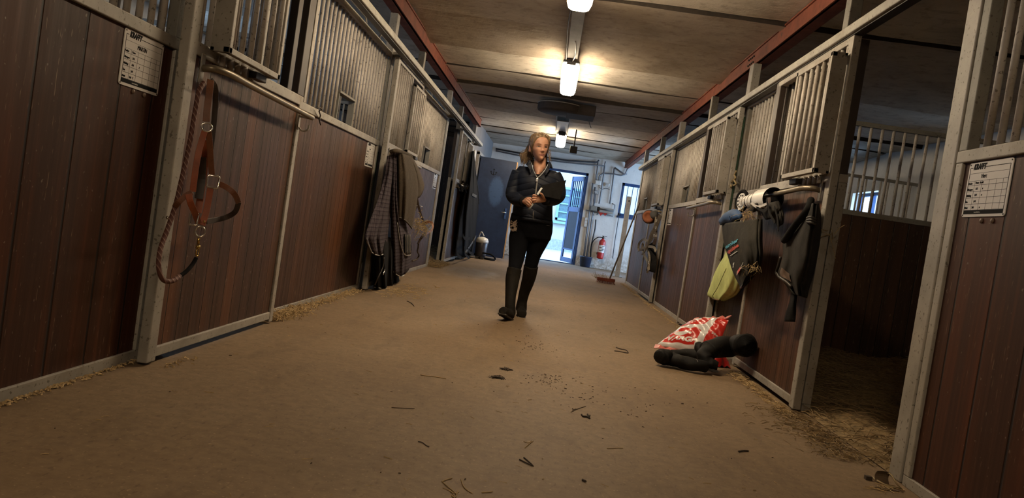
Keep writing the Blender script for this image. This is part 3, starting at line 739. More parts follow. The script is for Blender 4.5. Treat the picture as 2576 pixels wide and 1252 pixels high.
m = MB(); fb = hang(m, [(1003,383),(1003,430),(1003,480),(1003,520),(1003,548)], [(1036,393),(1045,420),(1052,445),(1050,500),(1037,577)], -1.43, -1, .06, .014, 2, seed=9, botcurve=-6); m.build('front_fall', M_wool, WB, True)
m = MB(); hang(m, [(1030,392),(1040,430),(1045,462),(1043,490)], [(1037,394),(1054,425),(1067,463),(1066,477)], -1.47, -1, .07, .01, 1, 14, 16, seed=4, botcurve=14); m.build('back_fall', M_wool, WB, True)
MB().tube(cubic([PX(984,381,-1.47), PX(996,379,-1.42), PX(1015,384,-1.41), PX(1034,393,-1.43)], 6), .018, 10).build('top_roll', M_wool, WB, True)
st = MB()
for i in range(17):
    a = Vector(fb(i/17+.01, .985))+Vector((.004, 0, 0)); b = Vector(fb(i/17+.03, .99))+Vector((.004, 0, 0)); st.tube([a, b], .003, 5)
st.build('hem_stitching', M_piping, WB, True)
BC = thing('black_rug', 'black cloth with pale edge sagging to the floor under the plaid rug', 'rug', PX(970, 600, -1.55))
m = MB(); fk = hang(m, [(945,590),(937,640),(940,690),(941,722)], [(1000,600),(1005,640),(1003,690),(1008,719)], -1.57, -1, .10, .03, 4, seed=12, botcurve=5); m.build('cloth', M_black, BC, True)
MB().tube(edge(fk, [(i/20, 1) for i in range(21)], 0, .004), .006, 6).build('piping', M_piping, BC, True)
MB().tube(cubic([PX(966,648,-1.44), PX(963,672,-1.44), PX(950,700,-1.46), PX(943,716,-1.5)], 5), .006, 6).build('strap', M_iron, BC, True)
o = PX(966, 684, -1.43); MB().tube([o+Vector((0, math.cos(2*PI*q/14)*.02, math.sin(2*PI*q/14)*.013+math.cos(2*PI*q/14)*.02)) for q in range(14)], .004, 6, closed=True).build('buckle', M_nickel, BC, True)
# ---- dusty halter with straw right of the blanket
M_strawc = mat('straw', (.34,.245,.11), .7, 0, .4, 60)
def tuft(name, label, c, n, L, r=.0016, flat=1.0, mt=None, group=None, rr=.05, down=False, kind='stuff', cat='straw'):
    m = MB(); rnd = random.Random(sum(map(ord, label))); c = Vector(c)
    for i in range(n):
        o = c+Vector((rnd.gauss(0, rr), rnd.gauss(0, rr), abs(rnd.gauss(0, rr*.5*flat)) if not down else rnd.gauss(0, rr)))
        d = Vector((rnd.gauss(0, 1), rnd.gauss(0, 1), rnd.gauss(0, .25*flat) if not down else rnd.gauss(-.3, .8))).normalized()*L*rnd.uniform(.4, 1)
        k1 = o+d*.5+Vector((0, 0, abs(rnd.gauss(0, .01*flat)))); e = o+d
        if not down: e.z = max(e.z, c.z-.004); o.z = max(o.z, c.z-.004)
        m.tube([o, k1, e], r*rnd.uniform(.6, 1.3), 4)
    o = m.build(name, mt or M_strawc, None, org=c); tag(o, label, cat, group, kind); return o
DH = thing('dusty_halter', 'dark dusty halter holding straw right of the wool blanket', 'halter', PX(1052, 500, -1.5))
strap('cheek_strap', [(1048,497,-1.5),(1053,520,-1.49),(1062,550,-1.48),(1072,578,-1.46)], .03, M_leather_d, DH)
strap('cheek_strap', [(1046,500,-1.52),(1043,530,-1.52),(1050,515,-1.5),(1061,520,-1.5)], .02, M_leather_d, DH)
strap('nose_strap', [(1062,565,-1.52),(1078,558,-1.45),(1088,563,-1.40),(1086,578,-1.38),(1075,585,-1.38),(1062,592,-1.40)], .032, M_leather, DH, t=.006)
strap('nose_strap', [(1086,570,-1.38),(1074,582,-1.37),(1060,598,-1.40),(1052,612,-1.45)], .03, M_leather_d, DH, t=.006)
ringpart('ring', (1059,524), .022, .026, .004, M_nickel, DH, -1.49)
MB().tube(cubic([PX(1053,608,-1.46), PX(1052,622,-1.47), PX(1050,632,-1.48), PX(1054,642,-1.5), PX(1048,652,-1.52), PX(1037,656,-1.53)], 5), .009, 7).build('lead_end', M_wool, DH, True)
tuft('straw_wad', 'yellow straw stuck in the dusty halter right of the wool blanket', PX(1058, 568, -1.43), 150, .09, .0020, down=True, rr=.045)
# green strip, twine
o = MB().box((LF-.03, 7.152, .25), (LF+.004, 7.178, 1.30)).build('green_strip', mat('green_tarp', (.008,.032,.012), .7), None, org=(LF, 7.16, .25)); tag(o, 'dark green strip between the card board front and the post left of the rug', 'strip')
M_twine = mat('baler_twine', (.33,.25,.13), .8)
T = thing('twine_knot', 'twine knotted round the bars above the second left stall front', 'twine', PX(804, 275, LF+.02))
MB().tube(cubic([PX(799,272,LF+.03), PX(806,271,LF+.04), PX(809,276,LF+.04), PX(803,279,LF+.03), PX(806,290,LF+.02), PX(804,303,LF+.02), PX(807,314,LF+.02)], 5), .005, 6).build('twine', M_leather_d, T, True)
# ================================================================== far left: door with tangle, dark rug, canister
RG = thing('dark_rug', 'tall black rug hanging from a hook beside the blue door', 'rug', PX(1190, 380, -1.5))
m = MB(); fr = hang(m, [(1188,380),(1180,430),(1168,480),(1157,530),(1150,590),(1145,645)], [(1191,380),(1196,430),(1203,480),(1206,540),(1209,590),(1211,632)], -1.56, -1, .12, .03, 3, seed=21, botcurve=4); m.build('cloth', M_black, RG, True)
g = mat('grey_binding', (.09,.09,.09), .8, spec=.15)
MB().strap(edge(fr, [(.35+i*.065, .97-.02*i) for i in range(11)], 0, .012), .06, .004, NX).build('binding', g, RG)
MB().strap(edge(fr, [(.55+i*.04, .42+.004*i) for i in range(8)], 0, .012), .05, .004, NX).build('binding', g, RG)
MB().tube(edge(fr, [(.98, i/14) for i in range(15)], 0, .004), .01, 6).build('edge_cord', M_iron, RG, True)
for q, (a, b) in enumerate((((1164,590),(1182,600)), ((1150,625),(1160,648)), ((1168,620),(1180,648)), ((1176,622),(1196,640)))):
    MB().strap(cubic([PX(*a, -1.43), PX((a[0]+b[0])/2-4, (a[1]+b[1])/2+4, -1.41), PX(*b, -1.42)], 5), .05, .004, NX).build('strap', M_black, RG)
TG = thing('rope_tangle', 'dark tangle of ropes and straps on the far left door bar', 'ropes', PX(1160, 470, -1.5))
for q in range(9):
    rnd = random.Random(q); c = PX(1150+q*4, 466+q*1.2, -1.49)
    MB().tube(cubic([c+Vector((rnd.uniform(-.03,.04), rnd.uniform(-.10,.10), rnd.uniform(-.09,.06))) for _ in range(5)], 5), rnd.uniform(.008,.014), 6).build('rope', M_black if q % 3 else M_wool, TG, True)
VC = thing('canister_vacuum', 'white-topped dark canister on the floor left of the blue door', 'vacuum', (-1.3, 15.6, 0))
c = Vector((-1.30, 15.62, 0))
MB().lathe([(.06,.0),(.10,.02),(.115,.10),(.12,.22),(.125,.33),(.11,.36)], c, n=24).build('body', mat('dark_canister', (.05,.045,.05), .35), VC, True)
MB().lathe([(.128,.33),(.13,.37),(.11,.42),(.05,.445),(.0,.45)], c, n=24).build('lid', M_white, VC, True)
MB().tube(cubic([c+Vector(v) for v in ((-.08,0,.44),(-.06,-.02,.52),(-.03,-.03,.54),(.02,-.02,.47))], 6), .012, 8).build('handle', M_white, VC, True)
MB().tube(cubic([c+Vector(v) for v in ((.02,-.06,.13),(.10,-.12,.13),(.22,-.10,.125),(.30,-.02,.07),(.30,.06,.025),(.2,.06,.022),(.10,.0,.022),(.2,-.14,.022),(.31,-.05,.022))], 8), .017, 8).build('hose', M_black, VC, True)
for q in (-.05, .05): MB().box(c+Vector((q-.03, -.16, 0)), c+Vector((q+.03, -.09, .05))).build('foot', M_iron, VC)
o = MB().grid(lambda u, v: (-1.716, 15.42+.24*u, 1.50+.66*v-.05*(abs(u-.5)*2)**3*(v > .9)), 8, 10, thick=(-.0001+.024, 0, 0)).build('wall_slat', mat('old_white_paint', (.55,.52,.47), .6, 0, .2, 8, dirt=((.05,.04,.03), 18, .62)), None, org=(-1.72, 15.5, 1.5)); tag(o, 'chipped white slat on the grey side wall before the blue door', 'slat')
# blue door, opened from the side wall
D = thing('door_1', 'open blue steel door with a black anchor painted on it', 'door', (-1.64, 16.06, 0)); D['kind'] = 'structure'
A = Vector((-1.63, 16.10, .03)); Bv = Vector((-.875, 16.30, .03)); dr = (Bv-A).normalized(); nr = Vector((dr.y, -dr.x, 0)); Wd = (Bv-A).length
MB().obox((A+Bv)/2+Vector((0,0,1.04))+Vector((0,0,0)), dr*(Wd/2), nr*.02, Vector((0,0,1.03))).build('leaf', M_blue, D, bevel=.003)
MB().obox(Bv+dr*.008+Vector((0,0,1.04)), dr*.012, nr*.021, Vector((0,0,1.03))).build('edge_strip', M_woodedge, D)
q = A+dr*(Wd*.40)+nr*.0215+Vector((0,0,1.80))
an = MB(); an.bar(q-Vector((0,0,.075)), q+Vector((0,0,.06)), .012, .002, nr)
arc = [q+dr*(.055*math.cos(a))+Vector((0,0,-.02+.055*math.sin(a))) for a in [PI+PI*i/10 for i in range(11)]]
an.strap(arc, .012, .002, nr)
for e, sg in ((arc[0], -1), (arc[-1], 1)): an.bar(e+dr*(-sg*.018)-Vector((0,0,.004)), e+Vector((0,0,.02)), .01, .002, nr); an.bar(e+dr*(sg*.018)-Vector((0,0,.004)), e+Vector((0,0,.02)), .01, .002, nr)
an.bar(q+dr*-.02+Vector((0,0,.04)), q+dr*.02+Vector((0,0,.04)), .01, .002, nr); an.build('anchor_mark', M_ink, D)
h = Bv-dr*.09+nr*.03+Vector((0,0,.98)); hd = MB(); hd.obox(h+Vector((0,0,-.02)), dr*.022, nr*.008, Vector((0,0,.11))); hd.build('handle_plate', M_bluepaint, D)
MB().tube([h+nr*.01, h+nr*.05, h+nr*.05-dr*.11], .009, 8).build('handle', M_chrome, D, True)
fr_ = MB(); fr_.box((-1.74, 16.02, 0), (-1.66, 16.12, 2.18)).box((-1.74, 17.02, 0), (-1.66, 17.12, 2.18)).box((-1.74, 16.02, 2.13), (-1.66, 17.12, 2.2))
struct(fr_.build('trim_1', M_steel), 'pale steel frame of the side doorway', 'door frame')
# ================================================================== right side: hung things
M_limebag = mat('lime_cloth', (.43,.48,.18), .8, 0, .18, 9, .003, .2, ((.17,.17,.07), 10, .62))
M_bag = mat('charcoal_bag', (.022,.020,.016), .85, 0, .4, 10, .004, .15, ((.07,.055,.035), 6, .6))
M_blackpad = mat('black_padded', (.021,.019,.017), .85, 0, .45, 9, .004, .15)
M_bluecloth = mat('blue_cloth', (.016,.055,.145), .7, 0, .3, 14, .003)
LB = thing('lime_bag', 'lime green cloth bag hanging behind the charcoal bag', 'bag', PX(1820, 640, 1.46))
m = MB(); fl = hang(m, [(1832,610),(1822,642),(1808,666),(1796,690),(1786,720),(1779,742),(1795,752)], [(1858,610),(1870,640),(1872,670),(1868,700),(1860,722),(1846,742),(1815,757)], 1.535, 1, .085, .012, 2, seed=31, thick=.02); m.build('cloth', M_limebag, LB, True)
MB().tube(edge(fl, [(.34-.10*i/12, .42+.55*i/12) for i in range(13)], 0, -.001), .0025, 6).build('seam', mat('dark_seam', (.09,.10,.03), .8), LB, True)
MB().tube(edge(fl, [(u/10, .985) for u in range(11)], 0, -.001), .007, 6).build('binding', mat('bag_binding', (.16,.10,.04), .8), LB, True)
CB = thing('charcoal_bag', 'charcoal cloth bag with blue and red lettering on the right door', 'bag', PX(1860, 560, 1.44))
m = MB(); fc = hang(m, [(1816,562),(1818,590),(1822,615),(1831,645),(1842,680),(1853,705),(1864,724)], [(1911,550),(1911,580),(1911,610),(1912,635),(1909,655),(1903,675),(1899,683)], 1.415, 1, .085, .013, 3, seed=33, thick=.02, nu=36, nv=32); m.build('cloth', M_bag, CB, True)
m = MB(); m.tube(edge(fc, [(u/12, 1) for u in range(13)], 0, -.002), .008, 6); m.build('hem', M_iron, CB, True)
MB().grid(lambda u, v: PX(1866+33*u, 722-38*u-24*(1-u)*v*math.sin(PI*u)-18*v*u*.3, 1.36-.05*v), 10, 6, thick=(.004,0,0)).build('open_mouth', M_black, CB, True)
def on_bag(px, py, X=1.325): return PX(px, py, X)
rt = (on_bag(1845, 607)-on_bag(1822, 611)).normalized(); upv = Vector((0,0,1)); 
M_lblue = mat('blue_print', (.05,.30,.42), .6, 0, .1); M_lred = mat('red_print', (.52,.075,.045), .6, 0, .1); M_lwhite = mat('white_print', (.5,.5,.48), .6)
fp = lambda u, v, off=.004: Vector(fc(u, v))+Vector((-off, 0, 0))
fo = lambda u, v: Vector(fc(u, v))+Vector((-.006, 0, 0))
text_on(fo, 'emier', .05, .025, .385, 3.3, -1.55, M_lblue, 'lettering', CB, .0016, -.55); text_on(fo, 'quine', .05, .045, .465, 3.3, -1.55, M_lred, 'lettering', CB, .0016, -.55)
MB().bar(fp(.10, .505, .008), fp(.34, .475, .008), .005, .001, NX).build('lettering', M_lwhite, CB)
lg = MB(); a = fp(.13, .655, .010)
for q, r_ in (((0,0,0), .011), ((0,-.006,.012), .008), ((0,.010,.006), .006), ((0,.003,-.016), .006), ((0,-.008,-.014), .005)): lg.ball(a+Vector(q), .002, r_, r_, 10)
lg.build('horse_head_mark', M_lwhite, CB, True)
tg = MB(); a = fp(.15, .80, .010); b = fp(.48, .70, .010); tg.bar(a, a.lerp(b, .5), .026, .001, NX); tg.build('red_tag', M_lred, CB)
tg = MB(); tg.bar(a.lerp(b, .02), a.lerp(b, .12), .028, .0015, NX); tg.bar(a.lerp(b,.5), a.lerp(b,.85)+Vector((0,0,.015)), .006, .001, NX).bar(a.lerp(b,.5)+Vector((0,0,-.006)), a.lerp(b,.8)+Vector((0,0,-.012)), .006, .001, NX); tg.build('tag_lines', M_lwhite, CB)
BL = thing('blue_cloth', 'folded bright blue cloth on top of the charcoal bag', 'cloth', PX(1838, 548, 1.42))
m = MB(); ring = []
for i in range(13):
    t = i/12; c = PX(1815+48*t, 556-12*t-6*math.sin(PI*t), 1.40); r_ = .052*math.sin(PI*min(.97, max(.08, t)))**.4
    ring.append([c+Vector((math.cos(a)*r_*.8, 0, math.sin(a)*r_*(1+.18*math.sin(3*a+i)))) for a in [2*PI*k_/16 for k_ in range(16)]])
m.loft(ring); m.build('bundle', M_bluecloth, BL, True)
c = PX(1836, 548, 1.355); MB().tube([c+Vector((0, math.cos(2*PI*q/16)*.022, math.sin(2*PI*q/16)*.017)) for q in range(16)], .003, 5, closed=True).build('stitched_ring', M_bluecloth, BL, True)
DS = thing('round_brush', 'round black-rimmed white disc standing on the right door bar', 'disc', PX(1866, 505, 1.43))
c = PX(1866, 506, 1.43); ax = Vector((1, .28, 0)).normalized(); ay = Vector((-.28, 1, 0)).normalized()
def ringpts(r_, n=24): return [c+ay*(math.cos(2*PI*q/n)*r_)+Vector((0,0,math.sin(2*PI*q/n)*r_)) for q in range(n)]
MB().tube(ringpts(.078), .014, 8, closed=True).build('rim', M_black, DS, True)
MB().lathe([(.012,-.006),(.062,-.006),(.062,.006),(.012,.006)], c, ax, 24).build('disc', M_white, DS)
m = MB()
for q in range(10): a = 2*PI*q/10; e = c+ay*(math.cos(a)*.045)+Vector((0,0,math.sin(a)*.045)); m.lathe([(.008,-.0085),(.008,.0085)], e, ax, 8)
m.build('hole', M_black, DS)
MB().tube([c+Vector((0,.01,-.06)), c+Vector((0,.02,-.16))], .016, 8).build('grip', M_white, DS, True)
# white boots over the bar
def bell(label, yc, L, r, X=1.462, zc=1.285, tilt=0.0):
    T = thing('tendon_boot', label, 'horse boot', (X, yc, zc-r), 'white horse boots on the bar')
    n = 26; a0, a1 = math.radians(-62), math.radians(215)
    def shell(rr, off): 
        return lambda u, v: (X-math.cos(a0+(a1-a0)*u)*rr*1.0, yc-L/2+L*v+.02*math.sin(u*4)*(v-.5), zc-.025+math.sin(a0+(a1-a0)*u)*rr*1.05+tilt*(v-.5))
    m = MB().grid(shell(r, 0), n, 8); m.build('shell', M_white, T, True)
    m = MB().grid(shell(r-.008, 0), n, 8); m.build('lining', M_black, T, True)
    for v in (0, 1): MB().tube([Vector(shell(r-.003, 0)(u/n, v)) for u in range(n+1)], .0042, 6).build('edge_binding', M_black, T, True)
    if L < .2: MB().strap([Vector(shell(r+.003, 0)(u/10, .55)) for u in range(11)], .012, .003, [Vector((-math.cos(a0+(a1-a0)*u/10), 0, math.sin(a0+(a1-a0)*u/10))) for u in range(11)]).build('strap', M_piping, T)
    return T
bell('white horse boot nearest the free end of the bar, open end facing us', 5.41, .28, .072)
bell('second white horse boot on the bar behind the first', 5.73, .15, .054)
bell('dirty white horse boot beside the round disc', 5.93, .12, .046)
BB = thing('black_boots', 'bundle of black straps and horse boots hanging below the white ones', 'horse boots', PX(1925, 520, 1.45))
for q, (L_, Rr, b) in enumerate((([(1885,505),(1880,520),(1884,535)], [(1925,497),(1920,515),(1905,528)], .05), ([(1915,515),(1915,535),(1925,552)], [(1955,505),(1962,525),(1950,545)], .05), ([(1940,520),(1945,545),(1955,570)], [(1960,515),(1968,540),(1966,562)], .03))):
    m = MB(); hang(m, L_, Rr, 1.45+.01*q, 1, b, .012, 1.5, 14, 12, seed=40+q, thick=.012); m.build('boot', M_blackpad, BB, True)
for q, pts in enumerate(([(1900,520),(1922,530),(1935,520)], [(1928,500),(1936,535),(1950,560)], [(1948,520),(1956,550),(1958,580)], [(1890,510),(1905,520),(1930,512)])):
    MB().strap(cubic([PX(a, b, 1.385) for a, b in pts], 5), .018, .003, NX).build('strap', M_black if q != 3 else M_piping, BB)
tuft('straw_wad', 'straw caught between the blue cloth and the black boots', PX(1880, 540, 1.37), 60, .08, .0013, down=True, rr=.03)
tuft('straw_wad', 'straw stuck to the lower hem of the charcoal bag', PX(1893, 678, 1.345), 34, .05, .0012, down=True, rr=.018)
tuft('straw_wad', 'straw stalks poking out at the near door edge', PX(2092, 592, 1.60), 9, .14, .0022, down=True, rr=.022)
for q, pts in enumerate(([(1884,560),(1886,600),(1895,640),(1897,665)], [(1879,605),(1872,618)], [(1872,700),(1868,735)])):
    pass
# black padded rug on the hook
BP = thing('black_hood', 'black padded horse hood on the hook beside the near right doorway', 'horse hood', PX(2043, 500, 1.5))
m = MB(); fh = hang(m, [(2037,512),(2012,545),(1986,578),(1970,605),(1969,640),(1962,668),(1957,690),(1975,715),(1992,738)], [(2052,510),(2057,545),(2056,580),(2053,610),(2048,640),(2042,670),(2036,695),(2028,720),(2022,748)], 1.50, 1, .12, .030, 1.6, nu=40, nv=44, seed=51, thick=.02); m.build('padded_cloth', M_blackpad, BP, True)
m = MB(); hang(m, [(1990,735),(1985,760),(1977,785),(1973,808)], [(2003,740),(2000,765),(1999,790),(1997,809)], 1.50, 1, .02, .003, 1, 8, 12, seed=5, thick=.008); m.build('tail_strap', M_black, BP, True)
m = MB(); m.tube(cubic([PX(2040,500,1.46), PX(2030,530,1.40), PX(2005,560,1.385), PX(1982,592,1.39), PX(1973,604,1.41)], 6), [.012]+[.02]*22+[.024, .02], 10) if False else m.tube(cubic([PX(2040,503,1.46), PX(2030,530,1.40), PX(2005,560,1.385), PX(1982,592,1.39), PX(1973,604,1.41)], 6), .021, 10); m.build('roll', M_black, BP, True)
pp = [fh(.06+.4*u, .70+.075*v+.05*u) for v in (0, 1) for u in (0, 1)]
MB().grid(lambda u, v: Vector(fh(.10+.30*u, .70+.09*v+.06*u))+Vector((-.006, 0, 0)), 8, 5).build('tan_label', mat('tan_label', (.10,.06,.04), .7), BP, True)
m = MB(); m.tube(edge(fh, [(.0, .60+.02*i) for i in range(9)]+[(.05+.05*i, .80+.018*i) for i in range(7)], 0, -.01), .009, 6); m.build('edge_binding', M_iron, BP, True)
MB().tube(cubic([PX(2043,498,1.49), PX(2046,520,1.46), PX(2041,532,1.45), PX(2036,528,1.45)], 5), .005, 6).build('hook', M_chrome, BP, True)
for q in range(3): MB().tube(cubic([PX(2030,548+q*5,1.385), PX(2040,545+q*7,1.375), PX(2052,552+q*6,1.40)], 5), .006, 6).build('cord', M_iron, BP, True)
# ---- far right door: tack
RB = thing('rolled_bandage', 'round orange-brown roll with dark rim on the far right door bar', 'bandage roll', PX(1633, 545, 1.45))
c = PX(1632, 545, 1.40); ax = Vector((-.45, -1, -.05)).normalized()
MB().lathe([(.02,-.09),(.085,-.09),(.10,-.07),(.10,.0),(.09,.012)], c, ax, 24).build('roll', M_iron, RB, True)
MB().lathe([(.092,.004),(.085,.03),(.055,.04),(.05,.03)], c, ax, 24).build('face', mat('orange_brown_cloth', (.26,.085,.035), .8, 0, .2, 20), RB, True)
m = MB(); m.lathe([(.03,-.02),(.06,.0),(.055,.08),(.03,.10)], c+Vector((.06,-.14,.03)), (-.3,-1,.1), 14); m.build('boot_end', mat('grey_felt', (.07,.068,.065), .9), RB, True)
TK = thing('bridle_tangle', 'tangle of grey-brown bridle straps hanging on the far right door', 'bridle', PX(1655, 545, 1.45))
M_dusty = mat('dusty_leather', (.15,.125,.09), .8, 0, .35, 25)
def tk(name, pts, w, m_=None, X=1.44): MB().strap(cubic([PX(p[0], p[1], p[2] if len(p) > 2 else X) for p in pts], 5), w, .006, (-.42, -.9, 0)).build(name, m_ or M_dusty, TK)
tk('headpiece', [(1662,540),(1654,560),(1647,580),(1638,600),(1630,612)], .055)
tk('headpiece', [(1657,542),(1650,565),(1650,590),(1646,615)], .045, M_leather_d, 1.46)
tk('browband', [(1630,606),(1618,602),(1609,610),(1606,622),(1607,630)], .035)
tk('browband', [(1607,630),(1618,624),(1632,620),(1645,622),(1650,632)], .035)
tk('cheekpiece', [(1618,612,1.46),(1616,622,1.46),(1620,640,1.45),(1630,660),(1632,680)], .035)
tk('cheekpiece', [(1638,612,1.48),(1640,640,1.48),(1640,665,1.48),(1637,683,1.48)], .13, M_black)
tk('rein', [(1628,625),(1634,645),(1632,668),(1628,686)], .03)
tk('rein', [(1650,545,1.42),(1646,570,1.42),(1636,590,1.42),(1626,625,1.42),(1614,640,1.43)], .02)
for q, p in enumerate(((1650,573), (1645,592), (1632,660), (1652,555))):
    o = PX(p[0], p[1], 1.41); MB().tube([o+Vector((0, math.cos(2*PI*a/14)*.022, math.sin(2*PI*a/14)*.02)) for a in range(14)], .005, 6, closed=True).build('ring', M_nickel, TK, True)
# twine on the post
T = thing('twine_knot', 'frayed twine tied to the post left of the fixed right bars', 'twine', PX(1845, 450, 1.60))
for pts in ([(1852,430),(1848,440),(1850,448),(1842,455)], [(1843,455),(1836,462),(1840,468),(1834,472)], [(1846,452),(1852,462),(1846,466)]):
    MB().tube(cubic([PX(a, b, 1.58) for a, b in pts], 5), .009, 6).build('twine', M_twine, T, True)
o = MB().box((1.60, 7.115, .9), (1.612, 7.155, 2.1)).build('green_strip', bpy.data.materials['green_tarp'], None, org=(1.6, 7.13, .9)); tag(o, 'dark green strip on the post above the blue cloth', 'strip')
# ================================================================== feed sack and rubber boots on the floor
def sack_mat():
    k = NT('feed_sack_print'); uv = k.n('ShaderNodeUVMap').outputs[0]; x = k.sep(uv); u, v = x[0], x[1]
    p = k.pos()
    def inside(a, lo, hi): return k.math('MULTIPLY', k.math('GREATER_THAN', a, lo), k.math('LESS_THAN', a, hi))
    def ell(cu, cv, a, b, w): 
        n = k.noise(p, w, 2)
        d = k.math('ADD', k.math('POWER', k.math('DIVIDE', k.math('SUBTRACT', u, cu), a), 2.0), k.math('POWER', k.math('DIVIDE', k.math('SUBTRACT', v, cv), b), 2.0))
        return k.math('LESS_THAN', k.math('ADD', d, k.math('MULTIPLY', k.math('SUBTRACT', n, .5), 2.2)), .9)
    arch = k.math('ADD', v, k.math('MULTIPLY', k.math('POWER', k.math('SUBTRACT', u, .36), 2.0), .7))
    arch2 = k.math('ADD', v, k.math('MULTIPLY', k.math('POWER', k.math('SUBTRACT', u, .36), 2.0), -.5))
    ab = k.math('MULTIPLY', inside(u, .05, .63), k.math('ADD', k.math('MULTIPLY', k.math('GREATER_THAN', v, .07), k.math('LESS_THAN', arch, .46)), k.math('MULTIPLY', k.math('GREATER_THAN', arch2, .56), k.math('LESS_THAN', v, .88))))
    red = k.math('MINIMUM', 1.0, k.math('ADD', ab, inside(u, .755, 1.2)))
    red = k.math('MULTIPLY', red, k.math('SUBTRACT', 1.0, k.math('MAXIMUM', ell(.33, .30, .16, .055, 9), ell(.30, .78, .17, .045, 9))))
    c = k.mix(red, (.56,.54,.53), (.46,.024,.016)); k.col(c)
    w = k.noise(k.pos((1, 1, 1)), 20, 4, .6); k.bump(w, .008, .6); return k.set(.26, 0, .5)
FS = thing('feed_sack', 'red and white plastic feed sack slumped against the right door', 'sack', (1.3, 6.3, 0))
BLc, BRc, TRc, TLc = Vector((.985, 6.14, .045)), Vector((1.40, 5.93, .06)), PX(1834, 803, 1.49), PX(1741, 806, 1.28)
def face(u, v): return BLc.lerp(BRc, u).lerp(TLc.lerp(TRc, u), v)
nrm = (BRc-BLc).cross(TLc-BLc).normalized(); 
if nrm.z < 0: nrm = -nrm
def pillow(u, v, sg):
    e = (max(0, math.sin(PI*u))**.55)*(max(0, math.sin(PI*v))**.45); p = face(u, v)
    wr = .010*math.sin(u*21+v*7)*math.sin(v*17)+.008*math.sin(v*40+u*6)*(abs(v-.5)*2)**2+.006*math.sin(u*45)*(abs(u-.5)*2)**2
    q = p+nrm*(sg*(.085*e)+wr*(.3+.7*e if sg > 0 else .3))
    q.z = max(q.z, .006); return q
nu, nv = 44, 48; V = []; F = []; UV = []
for sg in (1, -1):
    for j in range(nv+1):
        for i in range(nu+1): V.append(pillow(i/nu, j/nv, sg)); UV.append((i/nu, j/nv))
N = (nu+1)*(nv+1)
for j in range(nv):
    for i in range(nu):
        a = j*(nu+1)+i; q = (a, a+1, a+nu+2, a+nu+1); F.append(q); F.append(tuple(N+z for z in reversed(q)))
me = bpy.data.meshes.new('sack_body'); me.from_pydata([tuple(v) for v in V], [], F); ul = me.uv_layers.new(name='UVMap')
for lp in me.loops: ul.data[lp.index].uv = UV[lp.vertex_index]
me.polygons.foreach_set('use_smooth', [True]*len(F)); me.materials.append(sack_mat()); me.update(); link('sack_body', me, FS)
for v, nm in ((0, 'end_seam'), (1, 'end_seam')):
    a = [face(i/12, v)+(face(i/12, .1)-face(i/12, 0)).normalized()*(-.02 if v == 0 else .015)+Vector((0,0,.01*math.sin(i*2.3))) for i in range(13)]
    for p in a: p.z = max(p.z, .02)
    MB().strap(a, .05, .006, nrm).build(nm, mat('sack_seam', (.45,.12,.10), .35, 0, .3, 30), FS)
so = lambda u, v: pillow(min(.999, max(.001, u)), min(.999, max(.001, v)), 1)+nrm*.004
text_on(so, 'VARGA', .10, .10, .115, 1.75, 1.30, M_card, 'lettering', FS, .005)
text_on(so, '550', .05, .83, .40, 1.6, 1.3, M_card, 'lettering', FS, .0015)
text_on(so, 'Edition', .05, .14, .635, 1.7, 1.2, M_card, 'lettering', FS, .001)
o = MB().grid(lambda u, v: (1.28+.22*u, 5.78+.16*v+.02*math.sin(u*9), .012+.10*math.sin(PI*u)**.6*math.sin(PI*v)**.6+.008*math.sin(u*30+v*11)), 24, 12).build('red_sack', mat('red_sack_plastic', (.34,.014,.012), .25, 0, .2, 20, .004), None, True, org=(1.39, 5.86, .012)); tag(o, 'crumpled red plastic sack corner beneath the black rubber boots', 'sack')
M_rubber = mat('muddy_black_rubber', (.006,.0052,.0045), .7, 0, .5, 12, .003, .2, ((.020,.016,.011), 7, .58))
def rubber_boot(label, path, radii, foot, sole_n, loc, seed):
    T = thing('riding_boot', label, 'boot', loc, 'black riding boots on the floor')
    def wtube(pts, rad, n=20, sub=8):
        P = cubic(pts, sub); m = MB(); rings = []
        for i, p in enumerate(P):
            t = i/(len(P)-1)*(len(rad)-1); a = int(min(t, len(rad)-2)); r_ = rad[a]+(rad[a+1]-rad[a])*(t-a)
            d = (P[min(i+1, len(P)-1)]-P[max(i-1, 0)]).normalized(); a1 = (Vector((0,0,1))-d*d.z).normalized() if abs(d.z) < .95 else d.orthogonal().normalized(); b1 = d.cross(a1)
            ring = []
            for q in range(n):
                an = 2*PI*q/n; w = 1+.045*math.sin(i*.45+an*2+seed)+.03*math.sin(i*.9-an*3+seed*2)+.025*math.sin(i*.3+an*5)
                v = p+(a1*math.cos(an)*.94+b1*math.sin(an)*1.05)*r_*w; v.z = max(v.z, .004); v.x = min(v.x, 1.55); ring.append(v)
            rings.append(ring)
        m.loft(rings); return m, P, [rad[int(min(i/(len(P)-1)*(len(rad)-1), len(rad)-2))] for i in range(len(P))]
    m, P, Rr = wtube(path, radii)
    d = (P[0]-P[1]).normalized(); m.lathe([(radii[0]*.86, .004), (radii[0]*.5, .003), (.01, -.004)], P[0], d, 18, 1)
    m.build('shaft', [M_rubber, M_black], T, True)
    m, F_, Rr = wtube(foot[0], foot[1]); m.build('foot', M_rubber, T, True)
    if seed == 1:
        S = MB(); S.strap([p+Vector(sole_n).normalized()*(r_*.85) for p, r_ in zip(F_, Rr)], .075, .016, sole_n); S.build('sole', M_iron, T, bevel=.006)
    e = P[len(P)//3]; MB().tube([e+Vector((0,0,radii[0]*.95)), e+Vector((.01,-.03,radii[0]*.7)), e+Vector((.01,-radii[0]*1.0,.0))], .006, 6).build('strap', M_iron, T, True)
    return T
